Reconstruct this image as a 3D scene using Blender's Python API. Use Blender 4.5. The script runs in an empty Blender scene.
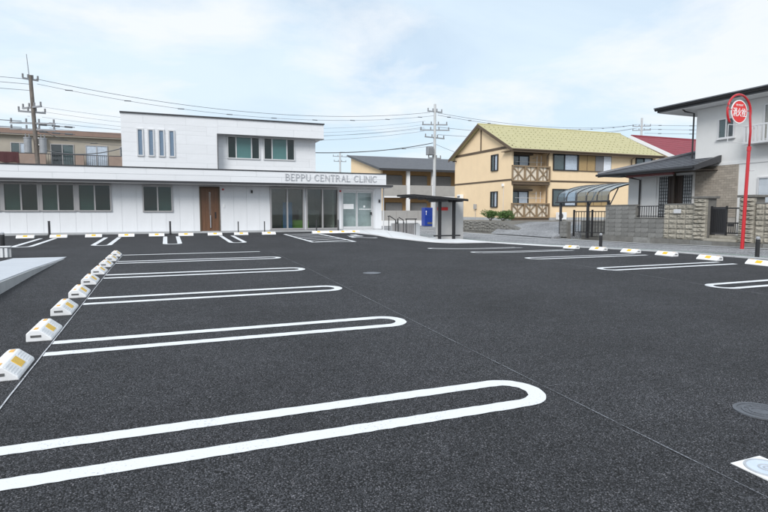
import bpy, bmesh, math, random
from mathutils import Vector, Matrix
R_ = math.radians
random.seed(7)
sc = bpy.context.scene
COL = sc.collection

# ------------------------------------------------------------------ camera
CAM_H = 1.5
MX = ((0.928308712, -0.0301955862, 0.370582194),
      (-0.371810349, -0.0753901169, 0.925242344),
      (0.0, -0.996696823, -0.0812123337))          # rows: world axes seen from the camera (right, down, forward)
cam_d = bpy.data.cameras.new('camera'); cam = bpy.data.objects.new('camera', cam_d); COL.objects.link(cam)
cam_d.sensor_width = 36; cam_d.sensor_fit = 'HORIZONTAL'; cam_d.lens = 36*540/768
cam_d.clip_end = 3000; cam_d.clip_start = .05
cam.matrix_world = Matrix(((MX[0][0], -MX[0][1], -MX[0][2], 0), (MX[1][0], -MX[1][1], -MX[1][2], 0),
                           (MX[2][0], -MX[2][1], -MX[2][2], CAM_H), (0, 0, 0, 1)))
sc.camera = cam

# ------------------------------------------------------------------ sky, sun, exposure
SUN_EL, SUN_AZ = 38, 222          # azimuth clockwise from +Y: behind the camera, a little to the left
world = bpy.data.worlds.new('World'); sc.world = world; world.use_nodes = True
wt = world.node_tree; wn = wt.nodes; wl = wt.links
for n in list(wn): wn.remove(n)
wout = wn.new('ShaderNodeOutputWorld'); bg = wn.new('ShaderNodeBackground')
sky = wn.new('ShaderNodeTexSky'); sky.sky_type = 'NISHITA'; sky.sun_disc = False
sky.sun_elevation = R_(SUN_EL); sky.sun_rotation = R_(SUN_AZ); sky.air_density = 1.0; sky.dust_density = 1.2; sky.ozone_density = 1.5
bg.inputs['Strength'].default_value = .13
tc = wn.new('ShaderNodeTexCoord')
sep = wn.new('ShaderNodeSeparateXYZ'); wl.new(tc.outputs['Generated'], sep.inputs[0])
zc = wn.new('ShaderNodeMath'); zc.operation = 'MAXIMUM'; wl.new(sep.outputs['Z'], zc.inputs[0]); zc.inputs[1].default_value = 0
za = wn.new('ShaderNodeMath'); za.operation = 'ADD'; wl.new(zc.outputs[0], za.inputs[0]); za.inputs[1].default_value = .16
dv = wn.new('ShaderNodeVectorMath'); dv.operation = 'DIVIDE'; wl.new(tc.outputs['Generated'], dv.inputs[0])
cb = wn.new('ShaderNodeCombineXYZ')
for i in range(2): wl.new(za.outputs[0], cb.inputs[i])
cb.inputs[2].default_value = 1
wl.new(cb.outputs[0], dv.inputs[1])
n1 = wn.new('ShaderNodeTexNoise'); n1.inputs['Scale'].default_value = .6; n1.inputs['Detail'].default_value = 8; n1.inputs['Roughness'].default_value = .52; n1.inputs['Distortion'].default_value = .6
mp = wn.new('ShaderNodeMapping'); mp.inputs['Location'].default_value = (3.1, 1.7, 0); mp.inputs['Scale'].default_value = (1, 1.25, 0.6)
wl.new(dv.outputs[0], mp.inputs[0]); wl.new(mp.outputs[0], n1.inputs['Vector'])
rp = wn.new('ShaderNodeValToRGB'); rp.color_ramp.elements[0].position = .34; rp.color_ramp.elements[1].position = .62
rp.color_ramp.elements[0].color = (.62, .62, .62, 1); rp.color_ramp.elements[1].color = (1, 1, 1, 1)
wl.new(n1.outputs['Fac'], rp.inputs[0])
mx = wn.new('ShaderNodeMix'); mx.data_type = 'RGBA'
wl.new(rp.outputs[0], mx.inputs[0]); wl.new(sky.outputs[0], mx.inputs[6])
mx.inputs[7].default_value = (5.45, 6.45, 7.3, 1)      # thin bright veil of cloud
n2 = wn.new('ShaderNodeTexNoise'); n2.inputs['Scale'].default_value = 1.15; n2.inputs['Detail'].default_value = 9; n2.inputs['Roughness'].default_value = .58; n2.inputs['Distortion'].default_value = .25
mp2 = wn.new('ShaderNodeMapping'); mp2.inputs['Location'].default_value = (0.4, 5.2, 0); wl.new(dv.outputs[0], mp2.inputs[0]); wl.new(mp2.outputs[0], n2.inputs['Vector'])
r2 = wn.new('ShaderNodeValToRGB'); r2.color_ramp.elements[0].position = .44; r2.color_ramp.elements[1].position = .60
r2.color_ramp.elements[0].color = (0, 0, 0, 1); r2.color_ramp.elements[1].color = (.9, .9, .9, 1); wl.new(n2.outputs['Fac'], r2.inputs[0])
mx2 = wn.new('ShaderNodeMix'); mx2.data_type = 'RGBA'; wl.new(r2.outputs[0], mx2.inputs[0]); wl.new(mx.outputs[2], mx2.inputs[6]); mx2.inputs[7].default_value = (6.6, 6.9, 7.2, 1)
wl.new(mx2.outputs[2], bg.inputs['Color']); wl.new(bg.outputs[0], wout.inputs[0])

sun_d = bpy.data.lights.new('sun', 'SUN'); sun_d.energy = 2.55; sun_d.angle = R_(28); sun_d.color = (1, .98, .95)
sun = bpy.data.objects.new('sun', sun_d); COL.objects.link(sun)
az = R_(SUN_AZ); el = R_(SUN_EL)
sdir = Vector((math.sin(az)*math.cos(el), math.cos(az)*math.cos(el), math.sin(el)))
sun.rotation_euler = sdir.to_track_quat('Z', 'Y').to_euler(); sun.location = (0, 0, 30)
vs = sc.view_settings; vs.view_transform = 'Standard'; vs.look = 'None'; vs.exposure = .14; vs.gamma = 1; vs.use_curve_mapping = False

# ------------------------------------------------------------------ ground height and pixel helpers
LP = [(-60, -1.2), (0, 0), (12, .29), (17, .35), (27, .53), (40, .6)]
RP = [(-60, -.6), (0, .05), (6.6, .18), (9.3, .23), (12, .25), (15, .21), (17.5, .15), (22, .1), (60, .1)]
def interp(y, ps):
    if y <= ps[0][0]: return ps[0][1]
    for (a, b), (c, d) in zip(ps, ps[1:]):
        if y <= c: return b+(d-b)*(y-a)/(c-a)
    return ps[-1][1]
def zg(x, y):
    k = min(1, max(0, (y-17)/8)); x0 = 4+6.3*k; x1 = 11+2.2*k
    t = min(1, max(0, (x-x0)/(x1-x0))); t = t*t*(3-2*t)
    return interp(y, LP)*(1-t)+interp(y, RP)*t
def ray(px, py):
    c = (px-384, py-256, 540)
    return Vector(tuple(sum(MX[i][j]*c[j] for j in range(3)) for i in range(3)))
def gp(px, py, dz=0):                       # photo pixel -> point on the ground
    r = ray(px, py); r = r/r.y; y = .8
    while y < 80 and CAM_H+r.z*y > zg(r.x*y, y)+dz: y += .01
    return Vector((r.x*y, y, CAM_H+r.z*y))
def onY(px, py, Y): r = ray(px, py); r = r*(Y/r.y); return Vector((r.x, r.y, r.z+CAM_H))
def onX(px, py, X): r = ray(px, py); r = r*(X/r.x); return Vector((r.x, r.y, r.z+CAM_H))

# ------------------------------------------------------------------ materials
MATS = {}
def mat(name, col, rough=.6, var=.08, vscale=6, bump=0, bscale=60, metal=0, spec=.5, rnd=0, dirt=0, dirtcol=(.12, .11, .1), coat=0):
    if name in MATS: return MATS[name]
    m = bpy.data.materials.new(name); m.use_nodes = True; t = m.node_tree; N = t.nodes; L = t.links
    p = N['Principled BSDF']; p.inputs['Roughness'].default_value = rough; p.inputs['Metallic'].default_value = metal
    p.inputs['Specular IOR Level'].default_value = spec
    if coat: p.inputs['Coat Weight'].default_value = coat; p.inputs['Coat Roughness'].default_value = .1
    co = N.new('ShaderNodeTexCoord')
    ns = N.new('ShaderNodeTexNoise'); ns.inputs['Scale'].default_value = vscale; ns.inputs['Detail'].default_value = 6; ns.inputs['Roughness'].default_value = .6
    L.new(co.outputs['Object'], ns.inputs['Vector'])
    mr = N.new('ShaderNodeMapRange'); mr.inputs[1].default_value = .3; mr.inputs[2].default_value = .7
    mr.inputs[3].default_value = 1-var; mr.inputs[4].default_value = 1+var; L.new(ns.outputs['Fac'], mr.inputs[0])
    val = mr.outputs[0]
    if rnd:
        oi = N.new('ShaderNodeObjectInfo'); m2 = N.new('ShaderNodeMapRange'); m2.inputs[3].default_value = 1-rnd; m2.inputs[4].default_value = 1+rnd
        L.new(oi.outputs['Random'], m2.inputs[0]); mm = N.new('ShaderNodeMath'); mm.operation = 'MULTIPLY'
        L.new(val, mm.inputs[0]); L.new(m2.outputs[0], mm.inputs[1]); val = mm.outputs[0]
    vm = N.new('ShaderNodeVectorMath'); vm.operation = 'SCALE'; vm.inputs[0].default_value = col; L.new(val, vm.inputs['Scale'])
    out = vm.outputs[0]
    if dirt:
        n2 = N.new('ShaderNodeTexNoise'); n2.inputs['Scale'].default_value = vscale*.35; n2.inputs['Detail'].default_value = 9; n2.inputs['Roughness'].default_value = .7
        L.new(co.outputs['Object'], n2.inputs['Vector'])
        r2 = N.new('ShaderNodeMapRange'); r2.inputs[1].default_value = .5; r2.inputs[2].default_value = .72; r2.inputs[3].default_value = 0; r2.inputs[4].default_value = dirt
        L.new(n2.outputs['Fac'], r2.inputs[0]); mi = N.new('ShaderNodeMix'); mi.data_type = 'RGBA'
        L.new(r2.outputs[0], mi.inputs[0]); L.new(out, mi.inputs[6]); mi.inputs[7].default_value = (*dirtcol, 1); out = mi.outputs[2]
    L.new(out, p.inputs['Base Color'])
    if bump:
        nb = N.new('ShaderNodeTexNoise'); nb.inputs['Scale'].default_value = bscale; nb.inputs['Detail'].default_value = 4
        L.new(co.outputs['Object'], nb.inputs['Vector'])
        b = N.new('ShaderNodeBump'); b.inputs['Strength'].default_value = bump; b.inputs['Distance'].default_value = .02
        L.new(nb.outputs['Fac'], b.inputs['Height']); L.new(b.outputs[0], p.inputs['Normal'])
    MATS[name] = m; return m
def asphalt(name, col, speck, gscale=110, gap=.3):
    m = bpy.data.materials.new(name); m.use_nodes = True; t = m.node_tree; N = t.nodes; L = t.links
    p = N['Principled BSDF']; p.inputs['Roughness'].default_value = .82; p.inputs['Specular IOR Level'].default_value = .35
    co = N.new('ShaderNodeTexCoord')
    vo = N.new('ShaderNodeTexVoronoi'); vo.inputs['Scale'].default_value = gscale; L.new(co.outputs['Object'], vo.inputs['Vector'])
    wn_ = N.new('ShaderNodeSeparateColor'); L.new(vo.outputs['Color'], wn_.inputs[0])
    r1 = N.new('ShaderNodeValToRGB'); e = r1.color_ramp.elements
    e[0].position = 0; e[0].color = (*[c*.45 for c in col], 1); e[1].position = 1; e[1].color = (*speck, 1)
    x = e.new(.6); x.color = (*col, 1); x = e.new(.9); x.color = (*[c*1.6 for c in col], 1)
    L.new(wn_.outputs[0], r1.inputs[0])
    gp_ = N.new('ShaderNodeMapRange'); gp_.inputs[1].default_value = .28; gp_.inputs[2].default_value = .66; gp_.inputs[3].default_value = 1.25; gp_.inputs[4].default_value = gap; L.new(vo.outputs['Distance'], gp_.inputs[0])
    gm_ = N.new('ShaderNodeVectorMath'); gm_.operation = 'SCALE'; L.new(r1.outputs[0], gm_.inputs[0]); L.new(gp_.outputs[0], gm_.inputs['Scale'])
    ns = N.new('ShaderNodeTexNoise'); ns.inputs['Scale'].default_value = .55; ns.inputs['Detail'].default_value = 7; ns.inputs['Roughness'].default_value = .62
    L.new(co.outputs['Object'], ns.inputs['Vector'])
    mr = N.new('ShaderNodeMapRange'); mr.inputs[1].default_value = .3; mr.inputs[2].default_value = .72; mr.inputs[3].default_value = .74; mr.inputs[4].default_value = 1.3; L.new(ns.outputs['Fac'], mr.inputs[0])
    mf = N.new('ShaderNodeTexNoise'); mf.inputs['Scale'].default_value = 9; mf.inputs['Detail'].default_value = 4; L.new(co.outputs['Object'], mf.inputs['Vector'])
    m3 = N.new('ShaderNodeMapRange'); m3.inputs[1].default_value = .3; m3.inputs[2].default_value = .7; m3.inputs[3].default_value = .85; m3.inputs[4].default_value = 1.15; L.new(mf.outputs['Fac'], m3.inputs[0])
    mu = N.new('ShaderNodeMath'); mu.operation = 'MULTIPLY'; L.new(mr.outputs[0], mu.inputs[0]); L.new(m3.outputs[0], mu.inputs[1])
    vm = N.new('ShaderNodeVectorMath'); vm.operation = 'SCALE'; L.new(gm_.outputs[0], vm.inputs[0]); L.new(mu.outputs[0], vm.inputs['Scale'])
    # pale scuffs where machines turned
    sc_ = N.new('ShaderNodeTexNoise'); sc_.inputs['Scale'].default_value = 1.7; sc_.inputs['Detail'].default_value = 10; sc_.inputs['Roughness'].default_value = .75; sc_.inputs['Distortion'].default_value = 1.2
    L.new(co.outputs['Object'], sc_.inputs['Vector'])
    sr = N.new('ShaderNodeMapRange'); sr.inputs[1].default_value = .61; sr.inputs[2].default_value = .75; sr.inputs[3].default_value = 0; sr.inputs[4].default_value = .5; L.new(sc_.outputs['Fac'], sr.inputs[0])
    mi = N.new('ShaderNodeMix'); mi.data_type = 'RGBA'; L.new(sr.outputs[0], mi.inputs[0]); L.new(vm.outputs[0], mi.inputs[6]); mi.inputs[7].default_value = (.13, .135, .15, 1)
    L.new(mi.outputs[2], p.inputs['Base Color'])
    b = N.new('ShaderNodeBump'); b.inputs['Strength'].default_value = .8; b.inputs['Distance'].default_value = .006
    L.new(vo.outputs['Distance'], b.inputs['Height']); b.invert = True
    L.new(b.outputs[0], p.inputs['Normal']); return m
def paintmat(name, col, lo=.60, hi=.68, amt=.75, under=(.05, .05, .055), fine=70):
    m = bpy.data.materials.new(name); m.use_nodes = True; t = m.node_tree; N = t.nodes; L = t.links
    p = N['Principled BSDF']; p.inputs['Roughness'].default_value = .6
    co = N.new('ShaderNodeTexCoord')
    a = N.new('ShaderNodeTexNoise'); a.inputs['Scale'].default_value = fine; a.inputs['Detail'].default_value = 3; L.new(co.outputs['Object'], a.inputs['Vector'])
    c = N.new('ShaderNodeTexNoise'); c.inputs['Scale'].default_value = 2.2; c.inputs['Detail'].default_value = 6; L.new(co.outputs['Object'], c.inputs['Vector'])
    ad = N.new('ShaderNodeMath'); ad.operation = 'MULTIPLY_ADD'; L.new(c.outputs['Fac'], ad.inputs[0]); ad.inputs[1].default_value = .35; L.new(a.outputs['Fac'], ad.inputs[2])
    su = N.new('ShaderNodeMath'); su.operation = 'SUBTRACT'; L.new(ad.outputs[0], su.inputs[0]); su.inputs[1].default_value = .16
    mr = N.new('ShaderNodeMapRange'); mr.inputs[1].default_value = lo; mr.inputs[2].default_value = hi; mr.inputs[3].default_value = 0; mr.inputs[4].default_value = amt; L.new(su.outputs[0], mr.inputs[0])
    mi = N.new('ShaderNodeMix'); mi.data_type = 'RGBA'; L.new(mr.outputs[0], mi.inputs[0]); mi.inputs[6].default_value = (*col, 1); mi.inputs[7].default_value = (*under, 1)
    L.new(mi.outputs[2], p.inputs['Base Color'])
    b = N.new('ShaderNodeBump'); b.inputs['Strength'].default_value = .25; b.inputs['Distance'].default_value = .004; L.new(a.outputs['Fac'], b.inputs['Height']); L.new(b.outputs[0], p.inputs['Normal'])
    return m
def glassmat(name, tint, refl=.14, rough=.02):
    m = bpy.data.materials.new(name); m.use_nodes = True; t = m.node_tree; N = t.nodes; L = t.links
    for n in list(N): N.remove(n)
    o = N.new('ShaderNodeOutputMaterial'); g = N.new('ShaderNodeBsdfGlossy'); g.inputs['Roughness'].default_value = rough
    tr = N.new('ShaderNodeBsdfTransparent'); tr.inputs[0].default_value = (*tint, 1)
    lw = N.new('ShaderNodeFresnel'); lw.inputs[0].default_value = 1.5
    ad = N.new('ShaderNodeMath'); ad.operation = 'ADD'; ad.use_clamp = True; L.new(lw.outputs[0], ad.inputs[0]); ad.inputs[1].default_value = refl
    ge = N.new('ShaderNodeNewGeometry'); iv = N.new('ShaderNodeMath'); iv.operation = 'SUBTRACT'; iv.inputs[0].default_value = 1; L.new(ge.outputs['Backfacing'], iv.inputs[1])
    fm_ = N.new('ShaderNodeMath'); fm_.operation = 'MULTIPLY'; L.new(ad.outputs[0], fm_.inputs[0]); L.new(iv.outputs[0], fm_.inputs[1])   # a pane mirrors once, on its outer face
    mi = N.new('ShaderNodeMixShader'); L.new(fm_.outputs[0], mi.inputs[0]); L.new(tr.outputs[0], mi.inputs[1]); L.new(g.outputs[0], mi.inputs[2]); L.new(mi.outputs[0], o.inputs[0])
    MATS[name] = m; return m

M_LOT = asphalt('lot_asphalt', (.057, .058, .065), (.175, .168, .18), 110, .10)
M_ROAD = asphalt('road_asphalt', (.32, .325, .34), (.5, .5, .51), 45, .45)
M_PAINT = paintmat('white_line_paint', (.71, .72, .74), .63, .74, .4)
M_CHALK = paintmat('chalk_line', (.26, .27, .30), .45, .62, .9, (.05, .05, .055), 60)
M_CHALKW = paintmat('chalk_line_white', (.5, .51, .54), .54, .68, .8, (.05, .05, .055), 60)
M_GREEN = paintmat('green_line_paint', (.30, .42, .34), .5, .62, .7, (.17, .17, .18))
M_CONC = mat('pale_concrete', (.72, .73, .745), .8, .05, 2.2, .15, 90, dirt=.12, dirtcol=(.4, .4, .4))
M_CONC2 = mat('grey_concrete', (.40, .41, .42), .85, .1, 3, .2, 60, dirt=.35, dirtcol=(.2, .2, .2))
M_STOP = mat('stop_white', (.80, .80, .81), .55, .05, 9, .08, 120, rnd=.05, dirt=.25, dirtcol=(.45, .44, .42))
M_STOPY = mat('stop_yellow', (.78, .47, .03), .4, .08, 30)
M_AMBER = mat('amber_reflector', (.85, .42, .03), .25, .05, 30)
M_SLOT = mat('dark_slot', (.12, .12, .12), .8)
M_WHITE = mat('white_siding', (.74, .75, .775), .5, .035, 1.2, .14, 30, rnd=.02, dirt=.07, dirtcol=(.5, .5, .5))
M_WCORE = mat('white_siding_joint', (.62, .62, .64), .7)
M_DARKM = mat('dark_metal', (.055, .055, .06), .4, .05, 5, metal=.3)
M_BLACK = mat('black_metal', (.018, .018, .02), .42, .06, 8)
M_ALU = mat('grey_aluminium', (.40, .385, .385), .4, .04, 4, metal=.4)
M_ALUW = mat('pale_aluminium', (.62, .62, .63), .4, .04, 4, metal=.2)
M_SILVER = mat('brushed_silver', (.58, .58, .6), .3, .04, 10, metal=.85)
M_LETTER = mat('steel_letter', (.56, .56, .58), .35, .04, 10, metal=.6)
M_WOOD = mat('brown_door', (.13, .062, .032), .45, .18, 3)
M_RED = mat('red_paint', (.48, .014, .022), .35, .06, 4, coat=.3)
M_REDS = mat('red_sign', (.68, .045, .045), .4, .04, 4)
M_SIGNW = mat('sign_white', (.82, .82, .82), .45, .03, 4)
M_GLASS = glassmat('window_glass', (.72, .80, .78), .015)
M_GLASSB = glassmat('large_window_glass', (.84, .89, .86), .05)
M_GLASSD = glassmat('entrance_glass', (.88, .92, .92), .05)
M_GLASSF = glassmat('house_glass', (.90, .92, .94), .05)
M_BACK = mat('dark_interior', (.022, .03, .03), .7, .3, 2)  # near-black sheet colour that paints the unlit room behind panes
M_BLIND = mat('green_grey_blind', (.075, .11, .105), .7, .1, 3)
M_CURT = mat('pale_curtain', (.72, .75, .80), .8, .15, 9)
M_INT = mat('interior_wall', (.55, .55, .53), .8)
M_INTF = mat('interior_floor', (.34, .33, .29), .5)
M_YEL = mat('cream_yellow_wall', (.82, .63, .41), .75, .03, 1.5, .1, 40, dirt=.08, dirtcol=(.45, .33, .2))
M_BAND = mat('brown_band', (.105, .072, .045), .6, .1, 4)
M_BALW = mat('balcony_wood', (.25, .175, .105), .65, .14, 5)
M_GRNROOF = mat('green_slate_roof', (.47, .435, .25), .75, .05, 1.6, .1, 30, dirt=.12, dirtcol=(.36, .34, .2))
M_GRYROOF = mat('grey_tile_roof', (.125, .13, .145), .6, .15, 2, .1, 20)
M_REDROOF = mat('red_roof', (.24, .035, .05), .6, .12, 1.5)
M_HOUSE = mat('pale_stucco', (.67, .67, .665), .85, .04, 1.4, .12, 70, dirt=.1, dirtcol=(.45, .43, .4))
M_HOUSEW = mat('white_stucco', (.72, .72, .72), .8, .03, 2)
M_BRICK = mat('taupe_brick', (.37, .325, .275), .8, .1, 6, .15, 40, rnd=.14)
M_MORT = mat('brick_mortar', (.45, .42, .38), .9)
M_BLOCK = mat('grey_block', (.20, .198, .19), .92, .18, 5, .5, 45, rnd=.16, dirt=.75, dirtcol=(.085, .083, .072))
M_BLOCKB = mat('beige_block', (.345, .32, .27), .92, .16, 6, .6, 35, rnd=.16, dirt=.75, dirtcol=(.12, .11, .09))
M_MORTD = mat('dark_mortar', (.15, .145, .135), .95, .2, 4)
M_DKB = mat('dark_brown_timber', (.05, .038, .03), .6, .12, 5)
M_TILE = mat('dark_tile', (.10, .105, .12), .45, .2, 5)
M_LEAF = mat('shrub_leaf', (.075, .14, .035), .6, .35, 3)
M_BARK = mat('bark', (.09, .07, .05), .9, .2, 10)
M_BLUE = mat('vending_blue', (.012, .045, .30), .35, .05, 3)
M_BEIGE = mat('beige_block_wall', (.36, .325, .275), .85, .06, 1.5, dirt=.2, dirtcol=(.28, .24, .2))
M_BRNF = mat('brown_fascia', (.23, .155, .125), .7, .08, 2)
M_PINKB = mat('rose_brown_panel', (.27, .20, .165), .7, .08, 2)
M_TAN = mat('orange_tile_wall', (.46, .29, .14), .75, .1, 4)
M_SHUT = mat('grey_shutter', (.22, .22, .225), .6, .06, 4)
M_LGREY = mat('warm_grey_panel', (.38, .365, .345), .75, .06, 2)
M_POLEC = mat('weathered_pole', (.15, .13, .115), .85, .2, 4)
M_POLEG = mat('galvanised_pole', (.48, .49, .50), .55, .08, 4)
M_TRANS = mat('transformer_grey', (.26, .27, .29), .5, .08, 4)
M_WIRE = mat('cable_black', (.10, .105, .115), .6)
M_INSUL = mat('insulator', (.2, .2, .21), .4)
M_POLY = glassmat('polycarbonate', (.74, .80, .84), .10, .25)
M_STONE = mat('retaining_stone', (.20, .195, .18), .9, .25, 4, .4, 20)
M_SOIL = mat('ground_soil', (.22, .21, .19), .95, .2, .6, .2, 8)
M_IRON = mat('cast_iron', (.12, .128, .145), .55, .2, 14, .2, 120, metal=.3)
M_PALEB = mat('pale_blue_lid', (.55, .62, .72), .6, .08, 14)
M_FIG = mat('lid_relief', (.42, .44, .47), .6, .1, 20)

# ------------------------------------------------------------------ mesh builder
class B:
    def __init__(s): s.v = []; s.f = []
    def add(s, vs_, fs):
        o = len(s.v); s.v += [tuple(v) for v in vs_]; s.f += [tuple(i+o for i in f) for f in fs]; return s
    def box(s, x0, x1, y0, y1, z0, z1):
        return s.add([(x0,y0,z0),(x1,y0,z0),(x1,y1,z0),(x0,y1,z0),(x0,y0,z1),(x1,y0,z1),(x1,y1,z1),(x0,y1,z1)],
                     [(0,3,2,1),(4,5,6,7),(0,1,5,4),(1,2,6,5),(2,3,7,6),(3,0,4,7)])
    def hexa(s, p):       # eight corners: bottom four, top four
        return s.add(p, [(0,3,2,1),(4,5,6,7),(0,1,5,4),(1,2,6,5),(2,3,7,6),(3,0,4,7)])
    def fbox(s, F, u0, u1, n0, n1, z0, z1):
        return s.hexa([F(u0,n0,z0),F(u1,n0,z0),F(u1,n1,z0),F(u0,n1,z0),F(u0,n0,z1),F(u1,n0,z1),F(u1,n1,z1),F(u0,n1,z1)])
    def slab(s, quad, th):     # quad of points, thickened along its normal (downwards)
        q = [Vector(p) for p in quad]; n = (q[1]-q[0]).cross(q[2]-q[0]).normalized()
        if n.z < 0: n = -n
        return s.hexa([p-n*th for p in q]+q)
    def prism(s, poly, axis_a, axis_b):     # poly: list of 3d points at a; offset vector to b
        n = len(poly); a = [Vector(p)+Vector(axis_a) for p in poly]; b = [Vector(p)+Vector(axis_b) for p in poly]
        return s.add(a+b, [tuple(range(n-1,-1,-1)), tuple(range(n, 2*n))]+[(i, (i+1)%n, n+(i+1)%n, n+i) for i in range(n)])
    def tube(s, pts, r, n=8, r1=None):
        pts = [Vector(p) for p in pts]; rings = []; m = len(pts); vs_ = []
        up = Vector((0, 0, 1))
        for i, p in enumerate(pts):
            d = (pts[min(i+1, m-1)]-pts[max(i-1, 0)]).normalized()
            a = d.cross(up if abs(d.dot(up)) < .95 else Vector((1, 0, 0))).normalized(); b = d.cross(a)
            rr = r if r1 is None else r+(r1-r)*i/(m-1)
            for k in range(n):
                t = 2*math.pi*k/n; vs_.append(p+a*rr*math.cos(t)+b*rr*math.sin(t))
        fs = [(i*n+k, i*n+(k+1)%n, (i+1)*n+(k+1)%n, (i+1)*n+k) for i in range(m-1) for k in range(n)]
        fs += [tuple(range(n-1,-1,-1)), tuple(range((m-1)*n, m*n))]
        return s.add(vs_, fs)
    def ribbon(s, path, w, dz=.004, closed=False, jit=0):   # flat strip on the ground
        m = len(path); vs_ = []
        for i, p in enumerate(path):
            p = Vector(p); a = Vector(path[max(i-1, 0)]); b = Vector(path[min(i+1, m-1)])
            d = (b-a); d = Vector((d.x, d.y)).normalized(); nn = Vector((-d.y, d.x))
            for sgn in (1, -1):
                q = p.xy+nn*sgn*(w/2+random.uniform(-jit, jit)); vs_.append((q.x, q.y, zg(q.x, q.y)+dz))
        return s.add(vs_, [(2*i, 2*i+1, 2*i+3, 2*i+2) for i in range(m-1)])
    def mesh(s, name, off=(0, 0, 0)):
        me = bpy.data.meshes.new(name); o = Vector(off)
        me.from_pydata([tuple(Vector(v)-o) for v in s.v], [], s.f)
        bm = bmesh.new(); bm.from_mesh(me); bmesh.ops.recalc_face_normals(bm, faces=bm.faces); bm.to_mesh(me); bm.free()
        return me
    def done(s, name, m, root=None, bevel=0, smooth=False):
        off = (0, 0, 0)
        if root is not None:
            r = root
            while r.parent: r = r.parent
            off = r.location if r.type == 'EMPTY' or r.location.length else (0, 0, 0)
        me = s.mesh(name, off); me.materials.append(m)
        if smooth:
            for p in me.polygons: p.use_smooth = True
        o = bpy.data.objects.new(name, me); COL.objects.link(o)
        if root is not None: o.parent = root
        if bevel:
            b = o.modifiers.new('bevel', 'BEVEL'); b.width = bevel; b.segments = 2; b.limit_method = 'ANGLE'
        return o
def thing(name, label, cat, loc=(0, 0, 0), group=None):
    o = bpy.data.objects.new(name, None); COL.objects.link(o); o.location = loc; o.empty_display_size = .2
    o['label'] = label; o['category'] = cat
    if group: o['group'] = group
    return o
def tag(o, label, cat, group=None):
    o['label'] = label; o['category'] = cat
    if group: o['group'] = group
    return o
def struct(o): o['kind'] = 'structure'; return o
def dup(root, loc, rot=(0, 0, 0), label=None, group=None):
    def cp(o, par):
        c = o.copy(); COL.objects.link(c); c.parent = par
        for ch in o.children: cp(ch, c)
        return c
    r = cp(root, None); r.location = loc; r.rotation_euler = rot
    if label: r['label'] = label
    if group: r['group'] = group
    return r
def text_mesh(body, size, extrude=.01, bold=0, space=1):
    cu = bpy.data.curves.new('txt', 'FONT'); cu.body = body; cu.size = size; cu.extrude = extrude; cu.offset = bold
    cu.align_x = 'CENTER'; cu.align_y = 'CENTER'; cu.space_character = space; cu.resolution_u = 3
    ob = bpy.data.objects.new('txt', cu); COL.objects.link(ob)
    dg = bpy.context.evaluated_depsgraph_get(); me = bpy.data.meshes.new_from_object(ob.evaluated_get(dg))
    bpy.data.objects.remove(ob); return me
def text_obj(name, body, size, m, loc, rot, root, width=None, extrude=.008, bold=0, space=1, height=None):
    me = text_mesh(body, size, extrude, bold, space); me.materials.clear(); me.materials.append(m)
    xs = [v.co.x for v in me.vertices]; ys = [v.co.y for v in me.vertices]
    cx = (min(xs)+max(xs))/2; cy = (min(ys)+max(ys))/2
    sx = width/(max(xs)-min(xs)) if width else 1; sy = height/(max(ys)-min(ys)) if height else 1
    for v in me.vertices: v.co.x = (v.co.x-cx)*sx; v.co.y = (v.co.y-cy)*sy
    o = bpy.data.objects.new(name, me); COL.objects.link(o); o.parent = root
    r = root
    while r.parent: r = r.parent
    o.location = Vector(loc)-r.location; o.rotation_euler = rot; return o
def subtract(rect, holes):
    rs = [rect]
    for (a0, a1, b0, b1) in holes:
        nr = []
        for (u0, u1, z0, z1) in rs:
            if a1 <= u0+1e-4 or a0 >= u1-1e-4 or b1 <= z0+1e-4 or b0 >= z1-1e-4: nr.append((u0, u1, z0, z1)); continue
            if b0 > z0: nr.append((u0, u1, z0, b0))
            if b1 < z1: nr.append((u0, u1, b1, z1))
            c0, c1 = max(z0, b0), min(z1, b1)
            if a0 > u0: nr.append((u0, a0, c0, c1))
            if a1 < u1: nr.append((a1, u1, c0, c1))
        rs = nr
    return [r for r in rs if r[1]-r[0] > .012 and r[3]-r[2] > .012]
def faceY(Y): return lambda u, n, z: (u, Y-n, z)
def faceX(X): return lambda u, n, z: (X-n, u, z)
def unit_box():
    me = B().box(0, 1, 0, 1, 0, 1).mesh('piece'); return me
PIECE = {}
def piece(name, m, root, x0, x1, y0, y1, z0, z1):      # axis-aligned piece sharing one unit box per material
    k = (name, m.name)
    if k not in PIECE:
        me = unit_box(); me.name = name; me.materials.append(m); PIECE[k] = me
    o = bpy.data.objects.new(name, PIECE[k]); COL.objects.link(o); o.parent = root
    r = root
    while r.parent: r = r.parent
    o.location = Vector((x0, y0, z0))-(r.location if r.type == 'EMPTY' else Vector()); o.scale = (x1-x0, y1-y0, z1-z0); return o
def fpiece(name, m, root, F, u0, u1, n0, n1, z0, z1):
    a = F(u0, n0, z0); b = F(u1, n1, z1)
    return piece(name, m, root, min(a[0], b[0]), max(a[0], b[0]), min(a[1], b[1]), max(a[1], b[1]), z0, z1)
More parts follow.
